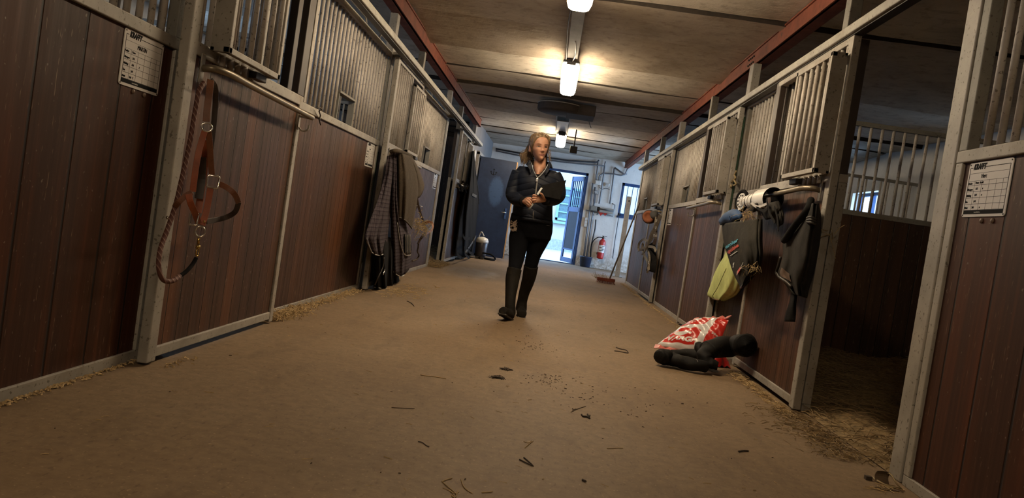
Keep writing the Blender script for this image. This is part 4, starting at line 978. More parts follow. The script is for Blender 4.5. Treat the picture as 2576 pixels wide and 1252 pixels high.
# upper boot: shaft lies to the right over the sack, foot points left; lower boot: sole end to the far left
rubber_boot('black riding boot lying on top, its wide shaft against the door', [PX(1876,868,1.47), PY(1850,869,5.66), PY(1812,873,5.58), PY(1780,880,5.5)], [.082, .080, .078, .066], ([PY(1785,882,5.5), PY(1775,893,5.47), PY(1777,907,5.44), PY(1792,917,5.42), PY(1806,921,5.41)], [.066, .060, .052, .044, .030]), (.2, -.2, -1), (1.2, 5.5, 0), 1)
rubber_boot('black riding boot lying in front with its sole towards the sack end', [PZ(1776,922,.05), PZ(1748,917,.055), PZ(1715,910,.055), PZ(1690,903,.058)], [.040, .046, .050, .050], ([PZ(1698,905,.055), PZ(1684,900,.06), PZ(1672,897,.068), PZ(1663,896,.07), PZ(1657,896,.07)], [.050, .055, .060, .056, .040]), (-1, -.3, .15), (1.0, 5.55, 0), 2)
rubber_boot('flattened black boot shaft wedged between the sack and the other boots', [PY(1690,890,5.72), PY(1720,890,5.74), PY(1750,892,5.72), PY(1778,898,5.66)], [.034, .040, .044, .050], ([PY(1770,890,5.68), PY(1760,872,5.72), PY(1757,862,5.74)], [.05, .04, .022]), (0, -.5, -1), (1.1, 5.7, 0), 3)
o = MB().tube(cubic([PZ(1655,913,.006), PZ(1690,918,.02), PZ(1720,926,.006), PZ(1765,934,.006)], 6), .004, 6).build('cord', M_piping, None, True, org=PZ(1700,920,0)); tag(o, 'thin pale cord lying in front of the black boots', 'cord')
# ================================================================== back wall
YW = YB-.004
def B(px, py, y=None): return PY(px, py, YB-.03 if y is None else y)
# exit door: frame and glazed leaf standing open outwards
D = thing('door_2', 'open blue courtyard door leaf with barred glass and dark lower panel', 'door', (EXR, YB+.25, 0)); D['kind'] = 'structure'
f = MB(); f.box((EXL, YB+.0, 0), (EXL+.06, YB+.12, EXT)).box((EXR-.06, YB+.0, 0), (EXR, YB+.12, EXT)).box((EXL, YB+.0, EXT-.06), (EXR, YB+.12, EXT)).box((EXL, YB+.02, 0), (EXR, YB+.14, .02))
struct(f.build('trim_2', M_bluepaint), 'blue frame of the courtyard doorway', 'door frame')
A = Vector((EXR-.06, YB+.12, 0)); Bv = Vector((EXR-.36, YB+.85, 0)); dr = (Bv-A).normalized(); nr = Vector((dr.y, -dr.x, 0)); Wd = (Bv-A).length
def leaf(a, b, z0, z1, t=.02): 
    return (A+dr*((a+b)/2*Wd)+Vector((0,0,(z0+z1)/2)), dr*((b-a)/2*Wd), nr*t, Vector((0,0,(z1-z0)/2)))
m = MB()
for q in ((0,.13,.02,2.26), (.87,1,.02,2.26), (0,1,2.14,2.26), (0,1,1.34,1.46), (0,1,.02,.14), (0,1,.34,.38)): m.obox(*leaf(*q))
m.build('leaf_frame', M_bluepaint, D, bevel=.004)
MB().obox(*leaf(.13,.87,.38,1.34,.012)).build('lower_panel', mat('dark_blue_panel', (.006,.008,.018), .6, spec=.2), D)
MB().obox(*leaf(.13,.87,1.46,2.14,.003)).build('glass', M_glass, D)
MB().obox(*leaf(.13,.87,.14,.34,.003)).build('glass', M_glass, D)
for a in (.28,.43,.58,.73): MB().obox(*leaf(a-.012,a+.012,1.44,2.16,.012)).build('bar', M_bluepaint, D)
h = A+dr*(Wd*.95)+nr*.03+Vector((0,0,1.05)); MB().tube([h, h+nr*.04, h+nr*.04-dr*.1], .01, 6).build('handle', M_chrome, D, True)
# small barred window
Wn = thing('window_1', 'blue barred window in the white end wall', 'window', (WNL, YB+.1, WNB)); Wn['kind'] = 'structure'
f = MB()
for q in ((WNL,WNL+.07,WNB,WNT),(WNR-.07,WNR,WNB,WNT),(WNL,WNR,WNB,WNB+.07),(WNL,WNR,WNT-.07,WNT)): f.box((q[0], YB+.06, q[2]), (q[1], YB+.13, q[3]))
f.build('window_frame', M_bluepaint, Wn)
n = 7
for i in range(1, n): x = WNL+.04+(WNR-WNL-.08)*i/n; MB().box((x-.008, YB+.07, WNB), (x+.008, YB+.086, WNT)).build('bar', M_bluepaint, Wn)
MB().box((WNL, YB+.10, WNB), (WNR, YB+.105, WNT)).build('pane', M_glass, Wn)
MB().box((WNL-.02, YB-.03, WNB-.05), (WNR+.02, YB+.06, WNB)).build('window_sill', M_bluepaint, Wn)
# pipes and cables
M_pipe = mat('painted_pipe', (.17,.17,.18), .5, .3, .2); M_cable = mat('dark_cable', (.03,.03,.035), .6)
def pipe(name, label, pts, r, m=M_pipe, cat='pipe', y=YB-.05):
    P = [B(p[0], p[1], p[2] if len(p) > 2 else y) for p in pts]
    o = MB().tube(P, r, 8).build(name, m, None, True, org=P[0]); return tag(o, label, cat, 'pipes and cables on the end wall')
pipe('wall_pipe', 'upper of the two long pipes along the top of the end wall', [(1247,374),(1330,389),(1430,404),(1500,408),(1507,403)], .020, M_cable)
pipe('wall_pipe', 'lower of the two long pipes along the top of the end wall', [(1247,379),(1330,396),(1420,408),(1480,414),(1520,417),(1523,406)], .018, M_pipe)
pipe('wall_pipe', 'long pipe dropping to the left end of the wall heater', [(1521,415),(1517,450),(1511,490),(1507,512)], .018, M_pipe)
pipe('wall_pipe', 'pipe dropping from the beam to the right end of the wall heater', [(1577,438),(1570,438),(1546,421),(1545,424),(1540,470),(1534,512)], .018, M_pipe)
pipe('wall_pipe', 'bent pipe curving from the junction box to under the beam', [(1506,454),(1508,442),(1516,436),(1540,437),(1562,441),(1572,439),(1577,428),(1579,422)], .018, M_pipe)
pipe('wall_pipe', 'pipe running down from the upper pipes to the junction box', [(1504,407),(1502,430),(1499,452)], .017, M_pipe)
pipe('wall_pipe', 'left vertical pipe ending in the bucket', [(1491,460),(1484,520),(1474,600),(1468,648)], .02, M_pipe)
pipe('wall_pipe', 'right vertical pipe ending in the bucket', [(1497,470),(1492,530),(1482,600),(1475,650)], .02, M_pipe)
pipe('water_hose', 'dark hose with a tap running down into the bucket', [(1499,552),(1497,575),(1491,600),(1487,620),(1485,650)], .016, M_cable, 'hose')
pipe('wall_cable', 'thin cable looping beside the two junction boxes', [(1507,471),(1515,476),(1524,473),(1534,476)], .006, M_cable, 'cable')
pipe('wall_cable', 'dark cable loop left of the wall heater', [(1498,485),(1496,510),(1489,528),(1493,541),(1502,540),(1505,525)], .009, M_cable, 'cable')
pipe('wall_cable', 'long cable hanging from the window corner to the floor', [(1567,462),(1563,500),(1554,560),(1546,610),(1541,650)], .009, M_cable, 'cable')
o = MB().tube([B(1515,430), B(1510,466), B(1509,480)], .001, 4) 
def wbox(name, label, a, b, d, m, cat, extra=None):
    p = B(*a, YB); q = B(*b, YB); T = thing(name, label, cat, ((p.x+q.x)/2, YB, min(p.z, q.z)))
    MB().box((p.x, YB-d, p.z), (q.x, YB-.002, q.z)).build('case', m, T, bevel=.01); return T, p, q
T, p, q = wbox('junction_box', 'white junction box below the upper pipes', (1497,453), (1511,466), .07, M_white, 'junction box'); MB().box((p.x+.02, YB-.08, q.z+.02), (q.x-.02, YB-.07, p.z-.02)).build('lid', M_white, T, bevel=.004)
T, p, q = wbox('socket_box', 'small white socket right of the junction box', (1522,460), (1532,470), .06, M_white, 'socket'); MB().box((p.x+.02, YB-.07, q.z+.02), (q.x-.02, YB-.06, p.z-.02)).build('lid', M_piping, T, bevel=.004)
T, p, q = wbox('switch_box', 'round-edged grey switch below the junction box', (1492,477), (1504,489), .06, M_piping, 'switch'); MB().box((p.x+.04, YB-.08, q.z+.04), (q.x-.04, YB-.06, p.z-.04)).build('rocker', M_white, T)
T, p, q = wbox('light_switch', 'row of stacked red-marked switches left of the pipes', (1471,546), (1478,571), .05, mat('yellowed_plastic', (.45,.36,.32), .5), 'switch')
for i in range(3): z = q.z+(p.z-q.z)*(i+.5)/3; MB().box((p.x+.015, YB-.06, z-.035), (q.x-.015, YB-.05, z+.035)).build('rocker', M_white, T)
T = thing('wall_heater', 'grey metal water heater unit on pipes beside the extinguisher', 'heater', B(1520, 540))
a, b = B(1496,520), B(1542,530)
MB().tube([Vector((a.x, YB-.12, a.z-.03)), Vector((b.x, YB-.12, a.z-.05))], .045, 12).build('cylinder', M_iron, T, True)
a, b = B(1508,521), B(1541,539); MB().box((a.x, YB-.16, b.z), (b.x, YB-.05, a.z)).build('unit', M_steel, T, bevel=.01)
a, b = B(1503,512), B(1507,522)
MB().box((a.x-.15, YB-.17, b.z-.10), (a.x+.0, YB-.08, b.z+.02)).build('motor', M_steel2, T, bevel=.01)
for q in ((1512,533),(1523,533)):
    c = B(*q, YB-.13); MB().add([c+Vector(v) for v in ((-.08,0,.02),(.10,0,.02),(.0,0,-.10),(-.08,.004,.02),(.10,.004,.02),(.0,.004,-.10))], [(0,1,2),(5,4,3),(0,3,4,1),(1,4,5,2),(2,5,3,0)]).build('red_warning_mark', M_red, T)
a, b = B(1541,512), B(1548,545); MB().tube([Vector((a.x-.02, YB-.06, a.z)), Vector((a.x+.06, YB-.06, a.z-.02)), Vector((a.x+.05, YB-.06, b.z)), Vector((a.x-.65, YB-.06, b.z+.06))], .014, 6).build('pipe_frame', M_pipe, T, True)
# fire extinguisher
T = thing('fire_extinguisher', 'red fire extinguisher with a white label on the end wall', 'fire extinguisher', B(1507, 653))
b = B(1508.5,651,YB-.13); t = B(1517,600,YB-.13); ax = (t-b).normalized(); Lh = (t-b).length
MB().lathe([(.04,0),(.078,.012),(.082,.04),(.082,Lh*.82),(.065,Lh*.92),(.03,Lh*.97),(.028,Lh*1.02)], b, ax, 20).build('cylinder', M_red, T, True)
MB().lathe([(.030,Lh*1.0),(.03,Lh*1.06),(.018,Lh*1.07),(.018,Lh*1.13)], b, ax, 12).build('valve', M_iron, T, True)
e = b+ax*(Lh*1.13); MB().bar(e+Vector((-.03,0,0)), e+Vector((.09,0,.0)), .02, .012).bar(e+Vector((-.03,0,-.03)), e+Vector((.06,0,-.045)), .018, .01).build('handle', M_iron, T)
MB().tube(cubic([e+Vector((-.03,0,-.04)), e+Vector((-.14,0,-.06)), e+Vector((-.24,0,-.18)), e+Vector((-.27,0,-.4)), e+Vector((-.25,0,-.55))], 6), .011, 8).build('hose', M_black, T, True)
m = MB(); n = 10
m.grid(lambda u, v: b+ax*(Lh*(.32+.36*v))+Vector((math.sin((u-.5)*2.2)*.0835, -math.cos((u-.5)*2.2)*.0835, 0)), n, 4); m.build('label', M_card, T, True)
for i, h in enumerate((.40, .47, .54, .62)): m = MB(); m.grid(lambda u, v: b+ax*(Lh*(h+.03*v))+Vector((math.sin((u-.5)*1.6+.1*(i % 2))*.0842, -math.cos((u-.5)*1.6)*.0842, 0)), 8, 1); m.build('label_line', M_ink, T)
MB().box((b.x-.09, YB-.06, b.z+.1), (b.x+.09, YB-.002, b.z+.16)).build('bracket', M_iron, T)
# bucket
T = thing('bucket', 'dark blue bucket on the floor under the wall pipes', 'bucket', (1.03, YB-.25, 0))
MB().lathe([(.11,0),(.125,.01),(.155,.24),(.165,.25),(.16,.265),(.148,.255),(.118,.02),(.0,.018)], (1.03, YB-.25, 0), n=28).build('shell', mat('dark_blue_plastic', (.022,.03,.06), .4), T, True)
MB().tube([Vector((1.03+.16*math.cos(a), YB-.25-.06*math.sin(a), .25-.10*math.sin(a))) for a in [PI*i/12 for i in range(13)]], .004, 6).build('handle', M_steel, T, True)
# metal post and broom leaning by the far right corner
a = PZ(1552,696,0); ztop = PY(1589,495,a.y)
T = thing('leaning_post', 'bare steel post standing upright before the barred window', 'post', a)
MB().bar(a+Vector((0,0,.0)), Vector((a.x+.0, a.y, ztop.z)), .10, .10, (0,1,0)).build('post_tube', M_steel, T, bevel=.006)
MB().lathe([(.02,-.004),(.02,.004)], Vector((a.x, a.y-.053, ztop.z-.1)), (0,1,0), 10).build('bolt_hole', M_iron, T)
MB().box((a.x-.10, a.y-.10, 0), (a.x+.10, a.y+.10, .012)).build('foot_plate', M_steel2, T)
T = thing('broom', 'broom with red head leaning on the far right stall end', 'broom', PZ(1524,706,0))
b0 = PZ(1533,703,.08); b1 = PX(1609,510,1.60)
MB().tube([b0, b1], .0145, 8).build('handle', mat('grey_wood', (.16,.13,.10), .7, 0, .2, 20), T, True)
hd = b0+Vector((-.06,0,-.01)); MB().obox(hd, (.16,.03,0), (-.006,.035,0), (0,0,.03)).build('head', mat('red_brown_head', (.20,.045,.025), .6), T, bevel=.008)
m = MB(); rnd = random.Random(3)
for i in range(160):
    a = hd+Vector((rnd.uniform(-.16,.16), rnd.uniform(-.03,.03), -.02)); e = a+Vector((rnd.gauss(0,.025), rnd.gauss(-.0,.02), -.055)); e.z = max(e.z, .003); m.tube([a, e], .0016, 4)
m.build('bristles', mat('red_bristles', (.22,.07,.05), .8), T)
m = MB()
for i in range(60): a = hd+Vector((rnd.uniform(-.19,.05), rnd.uniform(-.05,.03), .0)); m.tube([a, a+Vector((rnd.gauss(-.04,.04), rnd.gauss(0,.03), rnd.uniform(.03,.12)))], .0015, 4)
m.build('caught_straw', M_strawc, T)
# ================================================================== courtyard seen through the doorway
M_out = lime_wall('courtyard_wall', (.30,.305,.29), .1)
o = struct(MB().box((-16, 31, -.1), (16, 31.4, 8.0)).build('wall_courtyard', M_out), 'pale courtyard building seen through the doorway', 'building')
o = struct(MB().box((-16, 30.94, -.1), (16, 31, .42)).build('baseboard_courtyard', mat('grey_plinth', (.17,.19,.18), .8)), 'grey plinth of the courtyard building', 'plinth')
struct(MB().box((-16, YB+.31, -.12), (16, 31, -.02)).build('ground_courtyard', mat('pale_paving', (.26,.26,.25), .7, 0, .15, 3)), 'pale paved courtyard', 'ground')
Wc = thing('window_20', 'pale blue framed window of the courtyard building', 'window', (1.0, 30.9, 1.3)); Wc['kind'] = 'structure'
a, b = PY(1409,468,30.9), PY(1452,560,30.9)
x0, x1, z0, z1 = a.x, a.x+1.15, b.z, a.z
f = MB()
for q in ((x0,x0+.09,z0,z1),(x1-.09,x1,z0,z1),(x0,x1,z0,z0+.09),(x0,x1,z1-.09,z1),((x0+x1)/2-.05,(x0+x1)/2+.05,z0,z1)): f.box((q[0], 30.88, q[2]), (q[1], 31.0, q[3]))
for i in range(1, 4): z = z0+(z1-z0)*i/4; f.box((x0, 30.9, z-.025), (x1, 30.99, z+.025))
mp = mat('pale_blue_frame', (.10,.21,.23), .5); f.build('window_frame', mp, Wc)
MB().box((x0+.05, 30.97, z0+.05), (x1-.05, 30.985, z1-.05)).build('pane', mat('blue_pane', (.05,.10,.12), .2), Wc)
MB().box((x0-.12, 30.80, z0-.14), (x1+.12, 31.0, z0-.05)).build('window_sill', mp, Wc)
# ================================================================== the woman walking up the aisle
WY = 6.92
def WP(px, py, dy=0.0): return PY(px, py, WY+dy)
def ering(L, R, dy, df, db, n=28, e=2.3, grow=0.0):
    a = WP(*L, dy); b = WP(*R, dy); c = (a+b)/2; w = abs(b.x-a.x)/2+grow; out = []
    for k_ in range(n):
        t = 2*PI*k_/n; cs, sn = math.cos(t), math.sin(t)
        cx = abs(cs)**(2/e)*(1 if cs > 0 else -1); sy = abs(sn)**(2/e)*(1 if sn > 0 else -1)
        out.append(c+Vector((cx*w, sy*((db if sy > 0 else df)+grow), 0)))
    return out
TORSO = [((1287,547),(1391,551),0,.130,.125), ((1289,530),(1391,535),0,.128,.12), ((1292,510),(1391,515),0,.122,.115), ((1297,484),(1397,490),0,.13,.115), ((1299,460),(1402,467),0,.138,.12),
         ((1297,444),(1406,452),.005,.12,.12), ((1297,431),(1409,440),.01,.095,.108), ((1306,419),(1401,429),.015,.075,.095), ((1328,409),(1386,417),.02,.055,.08)]
ARM_R = [((1305,431),.0,.060), ((1299,447),.0,.062), ((1291,470),-.01,.058), ((1287,490),-.03,.055), ((1297,502),-.11,.052), ((1310,506),-.19,.047), ((1319,507.5),-.235,.043)]
ARM_L = [((1394,438),.0,.060), ((1402,455),.0,.062), ((1407,476),-.01,.058), ((1407,492),-.04,.056), ((1396,502),-.13,.052), ((1383,504),-.21,.047), ((1373,503.5),-.255,.043)]
LEG_R = [((1312,580),.0,.098), ((1306,600),-.01,.094), ((1302,630),-.05,.080), ((1298.5,654),-.09,.068), ((1294.5,675),-.13,.058), ((1289.5,700),-.15,.056), ((1287,722),-.18,.048), ((1284.5,744),-.22,.040), ((1283.5,765),-.25,.038)]
LEG_L = [((1362,582),.02,.098), ((1356,602),.03,.092), ((1347,626),.04,.078), ((1341,645),.05,.067), ((1336,668),.06,.060), ((1332,692),.09,.056), ((1326,714),.13,.050), ((1319,735),.16,.042), ((1314,756),.18,.038)]
def limb(mb, L, grow=0.0, i0=0, i1=None, sub=4, n=16):
    P = cubic([WP(p[0][0], p[0][1], p[1]) for p in L[i0:i1]], sub); rr = [p[2] for p in L[i0:i1]]; R_ = []
    for i in range(len(P)):
        t = i/(len(P)-1)*(len(rr)-1); a = int(min(t, len(rr)-2)); R_.append(rr[a]+(rr[a+1]-rr[a])*(t-a)+grow)
    mb.tube(P, R_, n)
HIPS = [((1286,540),(1391,545),0,.118,.115), ((1282,556),(1392,560),.005,.125,.13), ((1281,575),(1391,578),.01,.122,.135), ((1285,595),(1386,598),.015,.11,.125), ((1296,607),(1374,609),.02,.07,.08)]
def skin():
    k = NT('skin'); p = k.pos(); n = k.noise(p, 30, 4); x = k.sep(p)
    c = k.ramp(n, [(.35, (.40,.20,.125)), (.65, (.47,.25,.165))]); k.col(c); k.b.inputs['Subsurface Weight'].default_value = .12; k.b.inputs['Subsurface Radius'].default_value = (.012, .005, .003); return k.set(.48, 0, .4)
M_skin = skin()
def quilt():
    k = NT('quilted_navy_nylon'); p = k.pos(); x = k.sep(p)
    h = k.math('ADD', x[2], k.math('MULTIPLY', k.math('ABSOLUTE', k.math('ADD', x[0], .19)), .35)); n = k.noise(p, 18, 4)
    fr = k.math('FRACT', k.math('DIVIDE', h, .058)); s_ = k.math('SINE', k.math('MULTIPLY', fr, PI))
    hh = k.math('ADD', k.math('POWER', s_, .5), k.math('MULTIPLY', n, .5)); k.bump(hh, .006, .8)
    k.col(k.ramp(n, [(.3, (.0035,.0050,.0105)), (.7, (.0065,.0095,.019))])); return k.set(.62, 0, .22)
M_jacket = quilt()
M_jeans = mat('dark_denim', (.0042,.0046,.0065), .9, 0, .3, 25, .002, .1)
M_bootw = mat('worn_boot_leather', (.010,.008,.006), .75, 0, .4, 12, .003, .15, ((.025,.019,.012), 8, .6))
PW = thing('person', 'woman in navy quilted jacket and black jeans walking towards us with a black folder', 'person', (-.2, WY, 0))
# ---- head, in its own frame: chin at z=0, facing -y
HT = [0, .012, .03, .047, .060, .074, .090, .106, .118, .132, .150, .172, .195, .212, .222, .226]
HWd = [.015, .026, .038, .0465, .0525, .058, .0645, .0675, .069, .0705, .072, .0715, .064, .048, .026, .004]
HF = [.070, .080, .084, .084, .0845, .085, .085, .084, .085, .088, .089, .085, .070, .048, .024, .004]
HB = [-.010, .000, .018, .036, .050, .062, .074, .084, .090, .096, .100, .098, .084, .060, .032, .004]
def interp(A, z):
    for i in range(1, len(HT)):
        if z <= HT[i]: 
            t = (z-HT[i-1])/(HT[i]-HT[i-1]); return A[i-1]+(A[i]-A[i-1])*t
    return A[-1]
g = lambda d, s_: math.exp(-(d/s_)**2)
def headpt(th, z, grow=0.0):        # th=0 front
    w, f, b = interp(HWd, z), interp(HF, z), interp(HB, z)
    cs, sn = math.cos(th), math.sin(th); e = 2.25
    x = abs(sn)**(2/e)*(1 if sn > 0 else -1)*w; y = -abs(cs)**(2/e)*(f if cs > 0 else b)*(1 if cs > 0 else -1)
    if cs > 0:
        d = 0
        zn = (z-.072)/(.118-.072)
        if z > .060: d += (.0205*g(z-.079, .012)+.0095*g(z-.100, .018)+.006*g(z-.118, .015))*g(x, .0105+.004*g(z-.076, .010))
        d += .0042*g(abs(x)-.0110, .005)*g(z-.076, .007)
        d -= .0085*g(abs(x)-.031, .015)*g(z-.113, .011)
        d += .0045*g(abs(x)-.030, .022)*g(z-.131, .009)
        d += .0035*g(x, .021)*(g(z-.0535, .0045)+1.1*g(z-.0435, .005))-.003*g(x, .020)*g(z-.0485, .0022)
        d += .007*g(x, .016)*g(z-.016, .013)-.003*g(x, .02)*g(z-.032, .005)
        d += .004*g(abs(x)-.042, .017)*g(z-.088, .017)
        y -= d
    return Vector((x*(1+grow*12), y+(-1 if cs > 0 else 1)*grow*abs(cs)**.5, z+grow*(1 if z > .15 else 0)*(z-.15)/.076*1.0))
YAW, TILT, NOD = math.radians(20), math.radians(-5.0), math.radians(0)
HO = WP(1354.5, 405, -.035)
HM = Matrix.Translation(HO) @ Matrix.Rotation(TILT, 4, 'Y') @ Matrix.Rotation(YAW, 4, 'Z') @ Matrix.Rotation(NOD, 4, 'X')
HS = 1.07
def H3(v): return HM @ (Vector(v)*HS)
body = MB()
NZ, NTH = 84, 96
body.loft([[H3(headpt(2*PI*k_/NTH, .226*(i/NZ))) for k_ in range(NTH)] for i in range(NZ+1)])
for sx in (-1, 1):      # ears
    c0 = Vector((sx*.071, .012, .098)); m = MB(); rings = []
    body.loft([[H3(c0+Vector((sx*(.004+q*.009)*1.0, .006*q+math.cos(a)*.016*(1-.15*q), math.sin(a)*.030*(1-.1*q)-.004*math.cos(a)))) for a in [2*PI*k_/14 for k_ in range(14)]] for q in (-.6, .3, .9, 1.1)])
# neck and upper chest
nk = [(1359,394,-.005,.050,.052), (1359,402,0,.052,.055), (1358,410,.0,.056,.062), (1357,420,.0,.058,.088), (1355,432,.0,.046,.106), (1353,442,.0,.026,.119)]
body.loft([[WP(a, b, dy)+Vector((math.cos(t)*w, math.sin(t)*(.055 if math.sin(t) > 0 else f), 0)) for t in [2*PI*k_/24 for k_ in range(24)]] for a, b, dy, w, f in nk])
body.loft([ering(*r, grow=-.026) for r in TORSO[:-2]])
body.loft([ering(*r, grow=-.014) for r in HIPS]); 
for L in (ARM_R, ARM_L): limb(body, L, -.018, 1)
for L in (LEG_R, LEG_L): limb(body, L, -.010)
for (p, d) in (((1284,772),-.255), ((1313.5,762),.182)): body.ball(WP(*p, d), .03, .03, .035)
bm_ = remesh(body, .0046, 2, 'body', [M_skin])
# hands: one mesh each, fingers apart, joined into the body mesh
def hand(mb, wrist, knuck, pts, thumb):
    w, k_ = Vector(wrist), [Vector(v) for v in knuck]
    kc = sum(k_, Vector())/4
    sp = (k_[3]-k_[0])
    rings = []
    nrm_ = (kc-w).cross(sp).normalized()
    for t, wd, th in ((-.25,.50,.020), (0,.52,.019), (.3,.72,.019), (.65,.95,.017), (1.0,1.08,.013)):
        c = w.lerp(kc, t); rings.append([c+sp.normalized()*(math.cos(a)*wd*sp.length*.62)+nrm_*(math.sin(a)*th) for a in [2*PI*q/14 for q in range(14)]])
    mb.loft(rings)
    for a, f in zip(k_, pts): 
        P = cubic([a+(w-a)*.18]+[Vector(v) for v in f], 4); n = len(P); mb.tube(P, [.0098-.0028*i/(n-1) for i in range(n)], 9); mb.ball(P[-1], .0070)
    P = cubic([Vector(v) for v in thumb], 4); n = len(P); mb.tube(P, [.0125-.0042*i/(n-1) for i in range(n)], 9); mb.ball(P[-1], .0085)
hd1, hd2 = MB(), MB()
# right hand (left in the picture): holding a pen, knuckles up and towards us
kn = [WP(1329,501,-.315), WP(1326.5,504.5,-.322), WP(1325.5,509.5,-.322), WP(1325.5,514,-.314)]
fg = [[WP(1333,504,-.345), WP(1337,509,-.350), WP(1338,513,-.335)], [WP(1330,509,-.352), WP(1334,514,-.352), WP(1337,516,-.335)], [WP(1328.5,514,-.348), WP(1333,517.5,-.345), WP(1336,518,-.325)], [WP(1328,518,-.335), WP(1332,520.5,-.33), WP(1335,520,-.315)]]
hand(hd1, WP(1317,507,-.245), kn, fg, [WP(1320,503,-.275), WP(1327,498.5,-.30), WP(1334,498.5,-.315), WP(1338,502,-.325)])
# left hand (right in the picture): gripping the lower corner of the folder
kn = [WP(1349,493,-.335), WP(1347.5,498,-.345), WP(1347,503,-.345), WP(1348,508,-.335)]
fg = [[WP(1343.5,490.5,-.345), WP(1340.5,493,-.33), WP(1342,496,-.30)], [WP(1342,497,-.362), WP(1339,499.5,-.345), WP(1341,502,-.315)], [WP(1342,503,-.360), WP(1339.5,505,-.342), WP(1341.5,507,-.312)], [WP(1343,508,-.345), WP(1341,509.5,-.33), WP(1342.5,511,-.305)]]
hand(hd2, WP(1373,503,-.25), kn, fg, [WP(1368,499,-.30), WP(1365,492,-.345), WP(1362.5,488,-.365), WP(1359,486,-.372)])
h1 = remesh(hd1, .0026, 2, 'hand_a', [M_skin]); h2 = remesh(hd2, .0026, 2, 'hand_b', [M_skin])
allm = MB()
for me in (bm_, h1, h2): allm.add([v.co for v in me.vertices], [tuple(p.vertices) for p in me.polygons])
allm.build('body', M_skin, PW, True)
# ---- face details
eyew = mat('eye_white', (.55,.50,.46), .25); iris = mat('eye_iris', (.035,.05,.06), .2); lash = mat('lash_brown', (.045,.024,.016), .8, spec=.1); brow = mat('brow_brown', (.25,.13,.075), .9, spec=.1); lipm = mat('lip_rose', (.36,.12,.095), .5)
def onface(x, z, off=.0005):      # point on the face surface at x, z
    w = interp(HWd, z); s_ = max(-1, min(1, x/w)); th = math.copysign(math.asin(abs(s_)**(2.25/2)), s_); p = headpt(th, z); return H3(p+Vector((0, -off, 0)))
for sx in (-1, 1):
    c = H3(headpt(math.asin((.031/interp(HWd,.113))**1.125)*sx, .113)+Vector((0, .0072, 0)))
    E_ = MB().ball(c, .0112, n=16).build('eye', eyew, PW, True)
    look = (HM.to_3x3() @ Vector((.25, -1, -.05))).normalized()
    MB().lathe([(.0052,-.0012),(.0052,.0004),(.002,.0010)], c+look*.0106, look, 14).build('iris', iris, E_, True)
    MB().tube([onface(sx*(.031+.016*t), .1140+.0036*(1-t*t)-.0010*t*sx*0, .0032) for t in (-1,-.7,-.35,0,.35,.7,1)], [.0008,.0013,.0016,.0017,.0017,.0015,.0011], 6).build('eyelashes', lash, PW, True)
    MB().tube([onface(sx*(.031+.0155*t), .1105-.0022*(1-t*t), .0022) for t in (-1,-.5,0,.5,1)], [.0006,.0010,.0011,.0010,.0006], 5).build('lower_lid', lash, PW, True)
    MB().tube([onface(sx*(.033+.019*t), .1330+.0034*(1-(t-.15)**2), .0012) for t in (-1,-.6,-.2,.2,.6,1)], [.0012,.0018,.0019,.0017,.0013,.0008], 6).build('eyebrow', brow, PW, True)
m = MB(); m.grid(lambda u, v: onface((u-.5)*.050, .0488+(.0048*(1-(2*u-1)**2)**.7-.0012*g((u-.5)*.044, .004))*v, .0016), 18, 4); m.grid(lambda u, v: onface((u-.5)*.047, .0478-.0065*(1-(2*u-1)**2)**.6*v, .0018), 18, 4); m.build('lips', lipm, PW, True)
MB().tube([onface((t-.5)*.054, .0484-.0030*abs(2*t-1)**2, .0020) for t in [i/12 for i in range(13)]], .0009, 5).build('mouth_line', lash, PW, True)
for sx in (-1, 1):
    m = MB(); m.grid(lambda u, v: onface(sx*(.031+.0175*(2*u-1)), .1142+.0036*(1-(2*u-1)**2)+.0070*v*(1-.5*(2*u-1)**2), .0030*(1-v)), 14, 4); m.build('upper_lid', M_skin, PW, True)
    m = MB(); m.grid(lambda u, v: onface(sx*(.031+.0165*(2*u-1)), .1105-.0018*(1-(2*u-1)**2)-.006*v, .0024*(1-v)), 14, 3); m.build('lower_lid', M_skin, PW, True)
for sx in (-1, 1): MB().ball(onface(sx*.0075, .0705, .002), .0030, .0020, .0018, 8).build('nostril', lash, PW, True)
# ---- hair
def hairm():
    k = NT('dark_blond_hair'); p = k.pos((1, 1, .25)); n = k.noise(p, 70, 4, .6)
    k.col(k.ramp(n, [(.32, (.065,.037,.019)), (.5, (.15,.093,.047)), (.68, (.32,.215,.115))])); k.bump(n, .003, .5); return k.set(.42, 0, .5)
M_hair = hairm()
HR = MB()
def hairline(th):       # lowest z of the cap for angle from the front
    a = abs(th)
    return .196-.010*(a/.55)**2 if a < .55 else (.186+(.088-.186)*min(1, (a-.55)/.85)**1.3 if a < 1.4 else .088-.055*min(1, (a-1.4)/.6))
n = 72
rings = []
for i in range(15):
    t = i/14; r = []
    for k_ in range(n):
        th = -PI+2*PI*k_/n; z0 = hairline(th); z = z0+(.2258-z0)*t**.8
        p = headpt(th, z, 0); rad = Vector((p.x, p.y, max(0, z-.12)*.9)).normalized()
        r.append(H3(p+rad*((.013+.004*math.sin(th*13+z*60))*(math.sin(PI*min(1, .12+t*.7))**.5)+.0015)))
    rings.append(r)
HR.loft(rings)
rnd = random.Random(11)
def lock(th, z, pts, r0=.008):
    a = headpt(th, z); a = H3(Vector((a.x*.90, a.y*.90, a.z-.002))); P = cubic([a]+pts, 6); n_ = len(P)
    HR.tube(P, [r0*(1-.75*(i/(n_-1))**1.5) for i in range(n_)], 6)
